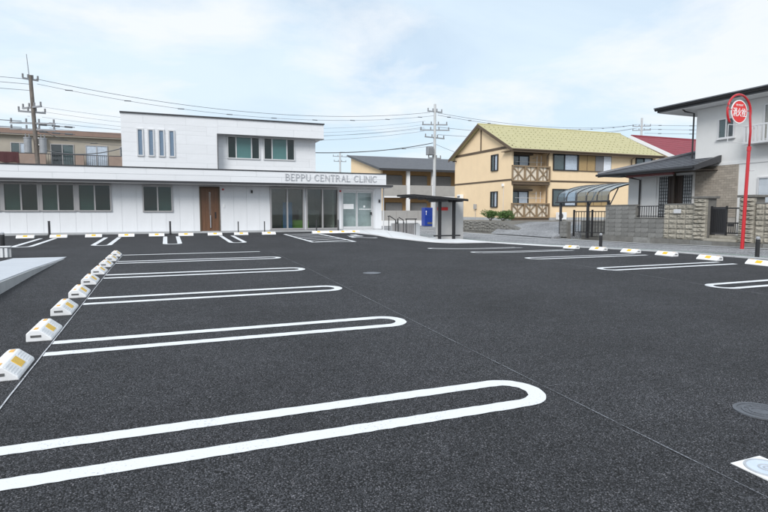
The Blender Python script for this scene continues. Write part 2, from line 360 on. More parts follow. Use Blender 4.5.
def window(root, F, u0, u1, z0, z1, splits, fm, gm=None, fw=.05, proud=.05, inner=0.0, back=None, curtains=(), name='window', sill=False):
    """frame with panes as sub-parts; splits = inner mullion positions as fractions; inner: glass position along the outward normal"""
    gm = gm or M_GLASSF
    b = B(); bk = inner-.03
    b.fbox(F, u0, u1, bk, proud, z0, z0+fw).fbox(F, u0, u1, bk, proud, z1-fw, z1)
    b.fbox(F, u0, u0+fw, bk, proud-.002, z0+fw, z1-fw).fbox(F, u1-fw, u1, bk, proud-.002, z0+fw, z1-fw)
    us = [u0+fw]+[u0+(u1-u0)*s for s in splits]+[u1-fw]
    for s in us[1:-1]: b.fbox(F, s-fw*.5, s+fw*.5, bk, proud-.006, z0+fw, z1-fw)
    w = b.done(name, fm, root)
    for i, (a, c) in enumerate(zip(us, us[1:])):
        a2 = a+(fw*.5 if i else 0); c2 = c-(fw*.5 if i < len(us)-2 else 0)
        fpiece('pane', gm, w, F, a2, c2, inner+.012, inner+.022, z0+fw, z1-fw)
        if back is not None:
            m = back[i] if isinstance(back, (list, tuple)) else back
            fpiece('curtain' if m is M_CURT else 'pane_backing', m, w, F, a2, c2, inner-.012, inner-.004, z0+fw, z1-fw)  # backing sheet
    if sill: B().fbox(F, u0-.04, u1+.04, bk, proud+.05, z0-.04, z0-.002).done('sill', fm, w)
    return w

# ------------------------------------------------------------------ ground, lot, road
def sheet(name, xs, ys, zf, m, keep=None):
    b = B(); nx = len(xs); vs_ = [(x, y, zf(x, y)) for y in ys for x in xs]
    fs = [(j*nx+i, j*nx+i+1, (j+1)*nx+i+1, (j+1)*nx+i) for j in range(len(ys)-1) for i in range(nx-1)]
    b.add(vs_, fs); return b.done(name, m, smooth=True)
def rng(a, b, s):
    n = max(1, int(round(abs(b-a)/s))); return [a+(b-a)*i/n for i in range(n+1)]
gx = [-900, -400, -150, -70]+rng(-40, 60, 2)+[90, 200, 400, 900]
gy = [-400, -150, -70]+rng(-40, 90, 2)+[130, 250, 500, 1000]
struct(sheet('ground', gx, gy, lambda x, y: zg(x, y)-.09, M_SOIL))
KX = lambda y: 15.0-.11*(y-9.65) if y < 21.5 else 13.7          # inner edge of the road kerb
lot_b = B(); ysl = rng(-12, 27.4, .5); cols = 60
vs_ = []
for y in ysl:
    xr = min(KX(y), 15.6)
    for i in range(cols+1):
        x = -14+(xr+14)*i/cols; vs_.append((x, y, zg(x, y)))
lot_b.add(vs_, [(j*(cols+1)+i, j*(cols+1)+i+1, (j+1)*(cols+1)+i+1, (j+1)*(cols+1)+i) for j in range(len(ysl)-1) for i in range(cols)])
lot = struct(lot_b.done('parking_lot', M_LOT, smooth=True))

road_b = B(); ysr = rng(-14, 95, 1); rc = 8; vs_ = []
for y in ysr:
    x0 = min(KX(y), 15.6)-.05
    for i in range(rc+1):
        x = x0+(19.75-x0)*i/rc; vs_.append((x, y, zg(x, y)-.045))
road_b.add(vs_, [(j*(rc+1)+i, j*(rc+1)+i+1, (j+1)*(rc+1)+i+1, (j+1)*(rc+1)+i) for j in range(len(ysr)-1) for i in range(rc)])
road = struct(road_b.done('road', M_ROAD, smooth=True))

def line(p, q, w, m=M_PAINT, step=.3, root=lot, dz=.004, jit=.003, name='painted_line'):
    p = Vector(p); q = Vector(q); n = max(2, int((q-p).length/step))
    return B().ribbon([tuple(p+(q-p)*i/n)+(0,) for i in range(n+1)], w, dz, jit=jit).done(name, m, root)
def u_mark(start, d, length, half=.225, w=.135, ext=0):
    """hairpin bay line: start (x,y) of the open end, unit direction d, length to the outer tip"""
    s = Vector(start); d = Vector(d); nn = Vector((-d.y, d.x)); L = length-half-w/2; path = []
    n = int(L/.05)
    path += [s+nn*half+d*(L*i/n) for i in range(n+1)]
    c = s+d*L
    path += [c+nn*half*math.cos(t)+d*half*math.sin(t) for t in [math.pi*i/18 for i in range(1, 18)]]
    path += [s-nn*half+d*(L*(1-i/n)) for i in range(n+1)]
    return B().ribbon([tuple(p)+(0,) for p in path], w, .004, jit=.004).done('bay_line', M_PAINT, lot)
LEFT_Y = [3.48+2.645*k for k in range(5)]
for y in LEFT_Y: u_mark((-1.13, y), (1, 0), 3.86)
line((-1.13, LEFT_Y[4]+2.0), (2.5, LEFT_Y[4]+2.0), .13)
line((-1.14, -4), (-1.14, 16.2), 0.011, M_CHALKW, dz=.0075, name='layout_line')
line((2.80, -4), (2.80, 16.2), .0065, M_CHALK, dz=.0075, name='layout_line')
RIGHT_Y = [6.63+2.66*k for k in range(5)]
for k, y in enumerate(RIGHT_Y):
    if k < 3: u_mark((12.95, y), (-1, 0), 4.05)
    else: u_mark((12.6 if k == 3 else 12.3, y-.25*(k-3)), (-1, 0), 3.8)
line((9.0, -2), (9.0, 17), .009, M_CHALK, dz=.0075, name='layout_line')
for y in LEFT_Y: line((2.84, y), (2.98, y+.005), .005, M_CHALK, dz=.007, name='layout_line')
BACK = [((43, 240), (20, 247.4)), ((110.7, 239), (99.5, 246.2)), ((171, 237.8), (173.4, 244.5)), ((228.5, 237.1), (240.3, 243.5))]
for a, b in BACK:
    p = gp(*a); q = gp(*b); xm = (p.x+q.x)/2
    u_mark((xm, 24.2), (0, -1), 4.4, .24, .15)
# hatched zone and wheelchair symbol by the entrance
hx0, hx1, hy0, hy1 = 4.95, 6.55, 19.3, 24.6
for a, b in (((hx0, hy0), (hx0, hy1)), ((hx1, hy0), (hx1, hy1)), ((hx0, hy0), (hx1, hy0)), ((hx0, hy1), (hx1, hy1))): line(a, b, .13, dz=.004 if a[0] == b[0] else .0075)
for i in range(6):
    y0 = hy0+.1+i*.86; line((hx0+.08, y0), (hx1-.08, min(y0+.75, hy1-.05)), .13, dz=.0075)
wcx, wcy = 7.75, 22.3
line((wcx+.15, wcy+1.25), (wcx+.1, wcy+.95), .3, dz=.004)
line((wcx+.1, wcy+.8), (wcx+.1, wcy-.1), .2, dz=.004); line((wcx+.1, wcy-.1), (wcx-.45, wcy-.2), .18, dz=.0075); line((wcx-.45, wcy-.2), (wcx-.55, wcy-1.0), .18, dz=.011); line((wcx, wcy+.4), (wcx-.4, wcy+.4), .14, dz=.0075)
arc = [(wcx+.1+.62*math.cos(t), wcy-.45+.62*math.sin(t), 0) for t in [R_(80+i*12) for i in range(20)]]
B().ribbon(arc, .14, .011).done('painted_line', M_PAINT, lot)
# road markings
for pth, w, m, nm in ((lambda y: KX(min(y, 21))+1.25, .12, M_GREEN, 'green_edge_line'), (lambda y: 19.05, .13, M_PAINT, 'edge_line')):
    B().ribbon([(pth(y), y, 0) for y in rng(-8, 60, .5)], w, -.040, jit=.006).done(nm, m, road)
# kerb: stones laid end to end along the lot's road side
kerb = struct(B().box(14.2, 14.3, 12, 12.1, -.2, -.15).done('kerb', M_CONC2))
def kerb_run(pts, h, w, seg, root):
    d = 0
    for a, b in zip(pts, pts[1:]):
        a = Vector(a); b = Vector(b); n = max(1, int(round((b-a).length/seg))); t = (b-a).normalized(); nn = Vector((t.y, -t.x))
        for i in range(n):
            p = a+(b-a)*i/n+t*.004; q = a+(b-a)*(i+1)/n-t*.004
            bb = B(); c = [p, q, q+nn*w, p+nn*w]
            bb.hexa([(v.x, v.y, zg(v.x, v.y)-.12) for v in c]+[(v.x, v.y, zg(v.x, v.y)+h) for v in c])
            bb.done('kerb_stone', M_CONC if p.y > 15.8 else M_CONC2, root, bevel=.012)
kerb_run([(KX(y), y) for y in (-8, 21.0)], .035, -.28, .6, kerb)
gutter = struct(B().ribbon([(19.55, y, 0) for y in rng(-6, 23.5, .5)], .5, -.025).done('gutter', M_CONC2))

# pale concrete apron before the entrance, running out to the shelter
ap = [gp(357, 235.2), gp(388, 242.3), gp(440, 243.4)]
outer = [(8.35, 24.75), (8.9, 21.75), (11.2, 21.15), (13.6, 20.95)]
inner = [(8.35, 26.95), (10.7, 26.95), (11.5, 25.9), (13.9, 25.9)]
apb = B(); n = 24
def along(ps, t):
    k = t*(len(ps)-1); i = min(int(k), len(ps)-2); f = k-i
    return Vector(ps[i])*(1-f)+Vector(ps[i+1])*f
grid = []
for i in range(n+1):
    a = along(outer, i/n); b = along(inner, i/n)
    for j in range(9):
        p = a+(b-a)*j/8; grid.append((p.x, p.y, zg(p.x, p.y)+.045))
apb.add(grid, [(i*9+j, (i+1)*9+j, (i+1)*9+j+1, i*9+j+1) for i in range(n) for j in range(8)])
bot = [(x, y, z-.25) for (x, y, z) in grid[::9]]
o0 = len(apb.v); apb.v += bot
apb.f += [(i*9, (i+1)*9, o0+i+1, o0+i) for i in range(n)]
apron = struct(apb.done('concrete_apron', M_CONC))
for f in (.17, .36, .55, .75): 
    a = along(outer, f); b = along(inner, f)
    B().ribbon([tuple(a+(b-a)*i/8)+(0,) for i in range(9)], .012, .048).done('expansion_joint', M_CONC2, apron)
# concrete strip at the foot of the clinic wall
fs = B()
for x in rng(-9, 8.3, .6)[:-1]: pass
foot = struct(B().hexa([(-9.2, 26.45, .3), (8.3, 26.45, .3), (8.3, 27.0, .3), (-9.2, 27.0, .3), (-9.2, 26.45, .575), (8.3, 26.45, .575), (8.3, 27.0, .585), (-9.2, 27.0, .585)]).done('foundation_strip', M_CONC2))

# left access ramp
rt = thing('access_ramp', 'pale concrete ramp rising as a wedge from the asphalt beside the wheel stops', 'ramp', (-3.05, 10, zg(-3, 10)))
rb = B(); xs0, xs1 = -3.62, -2.45
top = lambda y: zg(-2.5, y)+max(.004, (16-y)*.032)
yy = rng(16, -3, 1.0); vs_ = []
for y in yy:
    for x in (xs0, xs1): vs_ += [(x, y, top(y)), (x, y, zg(x, y)-.1)]
fsx = []
for j in range(len(yy)-1):
    a = j*4; b = a+4
    fsx += [(a, a+2, b+2, b), (a+2, a+3, b+3, b+2), (a, b, b+1, a+1)]
fsx += [(0, 1, 3, 2), tuple(len(yy)*4-4+i for i in (0, 2, 3, 1))]
rb.add(vs_, fsx).done('slab', mat('ramp_concrete', (.50, .525, .565), .8, .05, 2.2, .15, 90, dirt=.15, dirtcol=(.38, .39, .41)), rt)
rb = B()
vs_ = []
for y in yy: vs_ += [(xs1+.001, y, top(y)-.012), (xs1+.03, y, top(y)-.02), (xs1+.03, y, zg(xs1, y)-.05), (xs1+.001, y, zg(xs1, y)-.05)]
fsx = []
for j in range(len(yy)-1):
    a = j*4; b = a+4; fsx += [(a+k, a+(k+1) % 4, b+(k+1) % 4, b+k) for k in range(4)]
rb.add(vs_, fsx).done('side_face', M_CONC2, rt)
gr = thing('slatted_guard', 'low grey slatted guard at the foot of the concrete ramp', 'guard', (-4.4, 16.4, zg(-4.4, 16.4)))
z0 = zg(-4.4, 16.4)
B().box(-6.2, -3.75, 16.40, 16.44, z0, z0+.26).done('back_plate', M_CONC2, gr)
for i in range(24): piece('slat', M_CONC, gr, -6.18+i*.1, -6.12+i*.1, 16.36, 16.40, z0+.0, z0+.24)
B().box(-6.2, -3.74, 16.34, 16.45, z0+.262, z0+.29).done('top_rail', M_CONC, gr)

# ------------------------------------------------------------------ wheel stops
def make_stop():
    r = thing('wheel_stop', '', 'wheel stop')
    L = .6; sec = [(-.118, 0), (-.115, .085), (-.075, .12), (.005, .12), (.115, .028), (.12, 0)]
    b = B(); e = .012
    a_ = [(x, -L/2, z) for x, z in sec]; c_ = [(x, L/2, z) for x, z in sec]
    nn = len(sec); b.add(a_+c_, [tuple(range(nn)), tuple(range(2*nn-1, nn-1, -1))]+[(i, nn+i, nn+(i+1) % nn, (i+1) % nn) for i in range(nn)])
    b.done('body', M_STOP, r, bevel=.008)
    def slope_pt(t, y, h): # t along the front slope from the top
        x = .005+(.115-.005)*t; z = .12+(.028-.12)*t; nx, nz = .092/.1434, .11/.1434
        return (x+nx*h, y, z+nz*h)
    for yc in (-.2, .2):
        bb = B()
        for k in range(5):
            t0 = .12+k*.17; bb.hexa([slope_pt(t0, yc-.075, -.002), slope_pt(t0+.06, yc-.075, -.002), slope_pt(t0+.06, yc+.075, -.002), slope_pt(t0, yc+.075, -.002),
                     slope_pt(t0, yc-.075, .004), slope_pt(t0+.06, yc-.075, .004), slope_pt(t0+.06, yc+.075, .004), slope_pt(t0, yc+.075, .004)])
        bb.done('grip_ribs', M_STOP, r)
    bb = B(); y0, y1 = -.075, .075
    bb.hexa([slope_pt(.12, y0, -.002), slope_pt(.78, y0, -.002), slope_pt(.78, y1, -.002), slope_pt(.12, y1, -.002), slope_pt(.12, y0, .005), slope_pt(.78, y0, .005), slope_pt(.78, y1, .005), slope_pt(.12, y1, .005)])
    bb.done('yellow_panel', M_STOPY, r)
    for yc in (-.22, .22): B().box(-.053, -.018, yc-.045, yc+.045, .1195, .1235).done('amber_reflector', M_AMBER, r)
    for s in (-1, 1): B().box(-.075, .02, s*.301-.0035, s*.301+.0035, .045, .068).done('lifting_slot', M_SLOT, r)
    return r
stop0 = make_stop(); first = [True]
def place_stop(x, y, rz, label, group):
    eps = .3
    dx, dy = (-math.sin(rz), math.cos(rz)); sl = (zg(x+dx*eps, y+dy*eps)-zg(x-dx*eps, y-dy*eps))/(2*eps)
    rz += random.uniform(-.015, .015)
    loc = (x+random.uniform(-.012, .012), y+random.uniform(-.015, .015), zg(x, y)-.002); rot = (math.atan(sl), 0, rz)
    if first[0]:
        first[0] = False; stop0.location = loc; stop0.rotation_euler = rot; stop0['label'] = label; stop0['group'] = group; return
    dup(stop0, loc, rot, label, group)
for k in range(9):
    place_stop(-1.285, 5.45+1.3225*k-.02*(k > 7), 0, 'white wheel stop in the row along the thin white line near the concrete ramp', 'wheel stops in the row beside the ramp')
for k in range(7):
    place_stop(13.32, 7.38+1.33*k, math.pi, 'white wheel stop with yellow panel in the row along the road kerb', 'wheel stops in the row along the road kerb')
for px in (25.3, 59, 94, 126.5, 157, 186, 215, 241.5, 269):
    p = onY(px, 238, 24.62); place_stop(p.x, 24.62, -math.pi/2, 'white wheel stop with yellow panel in the spaced row before the clinic wall', 'wheel stops spaced before the clinic wall')
for px in (318.5, 330.5, 342.5, 353.5):
    p = onY(px, 236, 24.9); place_stop(p.x, 24.9, -math.pi/2, 'white wheel stop in the end-to-end run before the large clinic windows', 'wheel stops laid end to end by the entrance')

# ------------------------------------------------------------------ manhole covers
def rings(cx_, cy_, z, radii, h, name, m, root):
    b = B(); n = 40
    for r0, r1 in radii:
        v = []
        for k in range(n):
            t = 2*math.pi*k/n
            v += [(cx_+r0*math.cos(t), cy_+r0*math.sin(t), z), (cx_+r1*math.cos(t), cy_+r1*math.sin(t), z), (cx_+r0*math.cos(t), cy_+r0*math.sin(t), z+h), (cx_+r1*math.cos(t), cy_+r1*math.sin(t), z+h)]
        b.add(v, [f for k in range(n) for f in ((4*k+2, 4*k+3, 4*((k+1) % n)+3, 4*((k+1) % n)+2), (4*k+3, 4*k+1, 4*((k+1) % n)+1, 4*((k+1) % n)+3), (4*k, 4*k+2, 4*((k+1) % n)+2, 4*((k+1) % n)))])
    return b.done(name, m, root)
def disc(cx_, cy_, z, r, name, m, root, h=.01):
    n = 40; v = [(cx_+r*math.cos(2*math.pi*k/n), cy_+r*math.sin(2*math.pi*k/n), z-h) for k in range(n)]
    b = B().prism(v, (0, 0, 0), (0, 0, h)); return b.done(name, m, root)
p = gp(761, 412.5); z = zg(p.x, p.y)
t = thing('manhole_cover', 'round dark cast iron manhole cover set in the asphalt', 'manhole cover', (p.x, p.y, z))
disc(p.x, p.y, z+.006, .165, 'lid', M_IRON, t); rings(p.x, p.y, z+.0, [(.15, .175), (.105, .12), (.06, .075)], .011, 'rings', M_IRON, t)
b = B()
for k in range(10):
    a = 2*math.pi*k/10; b.tube([(p.x+.08*math.cos(a), p.y+.08*math.sin(a), z+.007), (p.x+.1*math.cos(a), p.y+.1*math.sin(a), z+.007)], .006, 5)
b.done('studs', M_IRON, t)
B().box(p.x+.02, p.x+.09, p.y-.135, p.y-.125, z+.006, z+.0085).done('key_slot', M_SLOT, t)
p = gp(767, 471); z = zg(p.x, p.y)
t = thing('drain_cover', 'square white framed drain cover with pale blue round lid', 'drain cover', (p.x, p.y, z))
B().box(p.x-.125, p.x+.125, p.y-.125, p.y+.125, z-.02, z+.006).done('frame', M_SIGNW, t)
disc(p.x, p.y, z+.010, .108, 'lid', M_PALEB, t); rings(p.x, p.y, z+.004, [(.10, .112)], .009, 'rim', M_FIG, t); rings(p.x, p.y, z+.008, [(.035, .045), (.012, .02)], .005, 'relief', M_FIG, t)
p = gp(372, 273.3); z = zg(p.x, p.y)
t = thing('manhole_cover', 'small grey manhole cover far out in the middle of the asphalt', 'manhole cover', (p.x, p.y, z))
disc(p.x, p.y, z+.006, .17, 'lid', M_PALEB if False else mat('worn_lid', (.15, .16, .18), .6, .2, 12), t); rings(p.x, p.y, z, [(.15, .185)], .010, 'rim', M_IRON, t)

# ------------------------------------------------------------------ bollards and posts
def bollard(p, h, r, label, cap=True):
    t = thing('bollard', label, 'bollard', p, 'black bollards with silver caps' if cap else 'thin posts along the clinic wall')
    x, y, z = p
    B().tube([(x, y, z-.05), (x, y, z+h)], r, 16).done('post', M_BLACK if cap else M_DARKM, t, smooth=False)
    if cap:
        B().tube([(x, y, z+h), (x, y, z+h+.05)], r*.97, 16).tube([(x, y, z+h+.05), (x, y, z+h+.075)], r*.97, 16, r*.6).done('cap', M_SILVER, t)
        B().tube([(x, y, z+h-.06), (x, y, z+h-.045)], r*1.03, 16).done('band', M_DARKM, t)
    else:
        B().tube([(x, y, z+h), (x, y, z+h+.012)], r*1.08, 12).done('cap', M_DARKM, t)
        B().tube([(x, y, z+.06), (x, y, z+.075)], r*1.9, 12).done('base_plate', M_DARKM, t)
p = gp(600.5, 248.6); bollard((p.x, p.y, p.z), .47, .055, 'black bollard with silver cap on the kerb before the carport')
p = gp(757, 258.2); bollard((p.x, p.y, p.z), .52, .055, 'black bollard with silver cap on the kerb near the red sign post')
p = gp(3, 249); bollard((p.x, p.y, p.z), .43, .06, 'black bollard with silver cap behind the low slatted guard')
for px, h, r, lb in ((49.6, .62, .045, 'stout black post before the triple clinic window'), (170.5, .58, .04, 'stout black post before the small clinic window'), (238.5, .55, .025, 'thin grey post just right of the brown clinic door'),
                 (264.7, .55, .025, 'thin grey post left of the large clinic windows'), (316.6, .6, .028, 'thin grey post before the large clinic windows'), (338.3, .6, .028, 'thin grey post at the edge of the clinic entrance')):
    q = onY(px, 236, 25.6); bollard((q.x, 25.6, zg(q.x, 25.6)), h, r, lb, False)

# ------------------------------------------------------------------ clinic
cl = thing('clinic_building', 'white two storey clinic clad in pale siding panels with dark roof edges', 'building', (1, 30, .5))
CF = faceY(27.0); ZB = .52; XL, XR = -9.2, 10.68
win = [(-6.35, -5.05, 1.52, 2.73), (-4.98, -3.70, 1.52, 2.73), (-3.60, -2.28, 1.52, 2.73), (-1.02, .26, 1.5, 2.71)]
win = [(-9.0, -6.45, 1.52, 2.73)]+win
door = (1.44, 2.36, .58, 2.70); bw1 = (4.74, 6.45, .62, 2.72); bw2 = (6.55, 8.27, .62, 2.72); ent = (8.42, 10.24, .60, 2.70)
openings = [door, bw1, bw2, ent]
b = B()
for r in subtract((XL, XR, .3, 3.4), openings): b.fbox(CF, r[0], r[1], -.15, -.02, r[2], r[3])
b.done('wall', M_WCORE, cl)
u = XL
while u < XR-.02:
    u1 = min(u+.61, XR)
    for r in subtract((u, u1, ZB+.08, 2.88), openings): fpiece('siding_panel', M_WHITE, cl, CF, r[0]+.003, r[1]-.003, -.02, 0, r[2]+.002, r[3]-.002)
    u = u1
B().fbox(CF, XL, 4.74, -.05, .012, ZB-.15, ZB+.079).fbox(CF, 10.25, XR, -.05, .012, ZB-.15, ZB+.079).done('plinth', M_CONC2, cl)
# shell: sides, back, roofs, ceiling
sh = B().box(XL, XL+.15, 27.16, 36, .3, 3.35).box(XR-.15, XR, 27.16, 36, .3, 3.35).box(XL, XR, 35.85, 36, .3, 3.3)
sh.done('rear_wall', M_WHITE, cl)
B().box(XL, XR, 27.0, 36, 3.22, 3.36).done('roof', M_LGREY, cl)
room = B().box(4.3, 10.5, 27.2, 32.0, .5, .598).done('interior_floor', M_INTF, cl)
B().box(4.3, 10.5, 31.9, 32.0, .6, 3.2).box(4.2, 4.3, 27.2, 32, .6, 3.2).box(8.3, 8.4, 28.2, 32, .6, 3.2).done('interior_wall', M_INT, cl)
B().box(4.3, 10.5, 27.2, 32, 3.1, 3.2).done('interior_ceiling', M_INT, cl)
B().box(5.5, 5.98, 27.65, 27.68, .6, 2.0).done('blue_banner', mat('blue_banner', (.05, .13, .28), .7), cl)
B().box(5.55, 6.9, 27.8, 28.3, .6, 1.08).done('low_green_block', mat('plain_green', (.16, .30, .05), .5), cl, bevel=.05)  # low green block close behind the large panes
B().box(7.0, 8.2, 30.6, 31.2, .6, 1.6).done('reception_counter', M_INT, cl)
# fascia band, dark edge trims, soffit
FF = faceY(26.3); fx1 = 10.66
b = B().box(XL, fx1, 26.32, 27.0, 2.90, 3.445).done('fascia_core', M_WCORE, cl)
for zz0, zz1, st in ((2.90, 3.165, 0), (3.17, 3.44, 1.2)):
    u = XL-st
    while u < fx1:
        a, c = max(u, XL), min(u+2.4, fx1)
        if c-a > .05: fpiece('fascia_panel', M_WHITE, cl, FF, a+.003, c-.003, -.02, 0, zz0+.002, zz1-.002)
        u += 2.4
B().box(XL, fx1-.0, 26.27, 27.1, 3.446, 3.49).done('parapet_cap', M_DARKM, cl)
B().box(XL, 10.95, 26.05, 26.98, 2.80, 2.885).done('canopy_edge', M_DARKM, cl, bevel=.006)
B().box(XL, 10.9, 26.1, 26.98, 2.755, 2.798).done('soffit', M_ALU, cl)
# windows on the ground floor
for w in win: window(cl, CF, *w, (.5,), M_ALU, M_GLASS, .06, .06, .0+.012, back=[M_BACK, M_BLIND] if w[0] > -1.1 else [M_BLIND, M_BACK])
for a, c in zip(win[:3], win[1:4]): fpiece('window_mullion', M_ALU, cl, CF, a[1]+.002, c[0]-.002, -.02, .05, 1.54, 2.71)
for w in (bw1, bw2):
    window(cl, CF, *w, (.5,), M_ALU, M_GLASSB, .07, .06, -.06)
B().fbox(CF, 4.68, 8.33, -.06, .03, .50, .62).done('threshold', M_ALU, cl)
# brown front door
d = B().fbox(CF, door[0]+.06, door[1]-.06, -.08, -.02, door[2], door[3]-.06).done('front_door', M_WOOD, cl)
B().fbox(CF, door[0], door[0]+.058, -.1, .03, door[2], door[3]).fbox(CF, door[1]-.058, door[1], -.1, .03, door[2], door[3]).fbox(CF, door[0]+.059, door[1]-.059, -.1, .03, door[3]-.058, door[3]).done('door_frame', M_BAND, d)
for i in range(4): fpiece('door_board', M_WOOD, d, CF, door[0]+.065+i*.2, door[0]+.257+i*.2, -.02, -.008+.002*(i % 2), door[2]+.02, door[3]-.07)
B().fbox(CF, 1.86, 1.95, -.015, .002, 1.15, 2.45).done('door_light', M_GLASSF, d)
B().fbox(CF, 1.89, 1.93, .03, .06, .75, 1.35).fbox(CF, 1.895, 1.925, -.02, .04, .8, .84).fbox(CF, 1.895, 1.925, -.02, .04, 1.26, 1.3).done('door_handle', M_SILVER, d)
B().fbox(CF, 2.12, 2.17, -.01, .02, 1.2, 1.5).done('lock_plate', M_BLACK, d)
# entrance glass doors
ed = B().fbox(CF, ent[0], ent[0]+.07, -.14, .02, ent[2], ent[3]).fbox(CF, ent[1]-.09, ent[1], -.14, .02, ent[2], ent[3]).fbox(CF, ent[0]+.071, ent[1]-.091, -.14, .02, ent[3]-.12, ent[3]).fbox(CF, ent[0]+.071, ent[1]-.091, -.14, -.02, ent[2], ent[2]+.05).done('entrance_frame', M_ALUW, cl)
mid = 9.29
for a, c in ((ent[0]+.08, mid-.01), (mid+.01, ent[1]-.1)):
    g = B().fbox(CF, a, a+.04, -.09, -.05, ent[2]+.06, ent[3]-.13).fbox(CF, c-.04, c, -.09, -.05, ent[2]+.06, ent[3]-.13).fbox(CF, a+.041, c-.041, -.09, -.05, ent[2]+.06, ent[2]+.14).fbox(CF, a+.041, c-.041, -.09, -.05, ent[3]-.19, ent[3]-.13).done('sliding_door', M_ALUW, cl)
    fpiece('pane', M_GLASSD, g, CF, a+.041, c-.041, -.075, -.065, ent[2]+.141, ent[3]-.191)
poster = B().fbox(CF, 8.55, 9.12, -.062, -.058, 1.66, 1.92).done('notice', M_SIGNW, cl)
b = B()
for i in range(9): b.fbox(CF, 9.42+i*.075, 9.47+i*.075, -.062, -.058, 1.62, 1.68)
b.fbox(CF, 9.66, 9.76, -.062, -.058, 1.74, 1.84); b.done('door_lettering', M_SIGNW, cl)
B().fbox(CF, 10.02, 10.1, .0, .03, 1.35, 1.5).done('intercom', M_BLACK, cl)
B().box(8.42, 10.5, 27.5, 27.52, .62, 2.9).done('inner_screen', mat('pale_screen', (.62, .66, .66), .6), cl)
# small fittings
for x in (2.52, 8.37): B().tube([CF(x, -.01, 2.58), CF(x, .05, 2.58), CF(x, .09, 2.58)], .055, 12, .03).done('red_alarm_lamp', M_RED, cl)
B().fbox(CF, 3.82, 3.90, -.01, .08, 2.42, 2.56).done('wall_lamp', M_BLACK, cl)
B().fbox(CF, 2.5, 2.58, -.01, .03, 1.72, 1.86).done('doorbell', M_SIGNW, cl)
B().fbox(CF, 10.50, 10.56, -.01, .09, 2.0, 2.16).done('wall_lamp', M_DARKM, cl)
B().tube([(10.74, 26.9, .5), (10.74, 26.9, 2.78)], .035, 8).done('downpipe', M_ALUW, cl)
# sign lettering, serif capitals stood off the fascia
def serif_word(text, x0, x1, zc_, h, root):
    G = {'B': [((0,0),(0,1),1), ((0,1),(.5,.95),0), ((.5,.95),(.55,.75),1), ((.55,.75),(.45,.53),0), ((0,.53),(.45,.53),0), ((.45,.53),(.65,.27),1), ((.65,.27),(.5,.03),0), ((0,0),(.5,.03),0)],
         'E': [((0,0),(0,1),1), ((0,1),(.55,1),0), ((0,.52),(.45,.52),0), ((0,0),(.58,0),0), ((.55,1),(.55,.86),0), ((.58,0),(.58,.14),0)],
         'P': [((0,0),(0,1),1), ((0,1),(.45,.97),0), ((.45,.97),(.6,.72),1), ((.6,.72),(.4,.47),0), ((0,.47),(.4,.47),0)],
         'U': [((0,1),(0,.3),1), ((0,.3),(.2,.03),1), ((.2,.03),(.5,.03),0), ((.5,.03),(.7,.3),0), ((.7,.3),(.7,1),0)],
         'C': [((.75,.8),(.55,.98),0), ((.55,.98),(.25,.95),0), ((.25,.95),(0,.65),1), ((0,.65),(0,.35),1), ((0,.35),(.25,.05),1), ((.25,.05),(.55,.02),0), ((.55,.02),(.78,.2),0), ((.75,.8),(.75,.98),0)],
         'N': [((0,0),(0,1),0), ((0,1),(.7,0),1), ((.7,0),(.7,1),0)],
         'T': [((.35,0),(.35,1),1), ((0,1),(.7,1),0), ((0,1),(0,.86),0), ((.7,1),(.7,.86),0)],
         'R': [((0,0),(0,1),1), ((0,1),(.45,.97),0), ((.45,.97),(.58,.74),1), ((.58,.74),(.4,.5),0), ((0,.5),(.4,.5),0), ((.35,.5),(.72,0),1)],
         'A': [((0,0),(.36,1),0), ((.36,1),(.74,0),1), ((.16,.35),(.6,.35),0)],
         'L': [((0,0),(0,1),1), ((0,0),(.55,0),0), ((.55,0),(.55,.14),0)],
         'I': [((0,0),(0,1),1)]}
    adv = lambda c: .55 if c == ' ' else max(max(a[0], b[0]) for a, b, _ in G[c])+.34
    tot = sum(adv(c) for c in text)-.34; k = (x1-x0)/tot; u = x0
    for c in text:
        if c != ' ':
            bb = B(); bb2 = 0
            st = list(G[c])
            # serifs on free stem ends
            for a, d_, th in G[c]:
                if th and a[0] == d_[0]:
                    for e in (a, d_):
                        if e[1] in (0, 1): st.append(((e[0]-.09, e[1]), (e[0]+.09, e[1]), 0))
            for i, (a, d_, th) in enumerate(st):
                p = Vector((u+a[0]*k, zc_-h/2+a[1]*h)); q = Vector((u+d_[0]*k, zc_-h/2+d_[1]*h)); w = (.019 if th else .009)
                t_ = (q-p).normalized(); nn = Vector((-t_.y, t_.x))*w; p = p-t_*.006; q = q+t_*.006; dn = .0004*i
                cs = [p-nn, q-nn, q+nn, p+nn]
                bb.hexa([(v.x, 26.285, v.y) for v in cs]+[(v.x, 26.262+dn, v.y) for v in cs])
            bb.done('sign_letter', M_LETTER, root)
        u += adv(c)*k
serif_word('BEPPU CENTRAL CLINIC', 5.40, 10.10, 3.195, .30, cl)
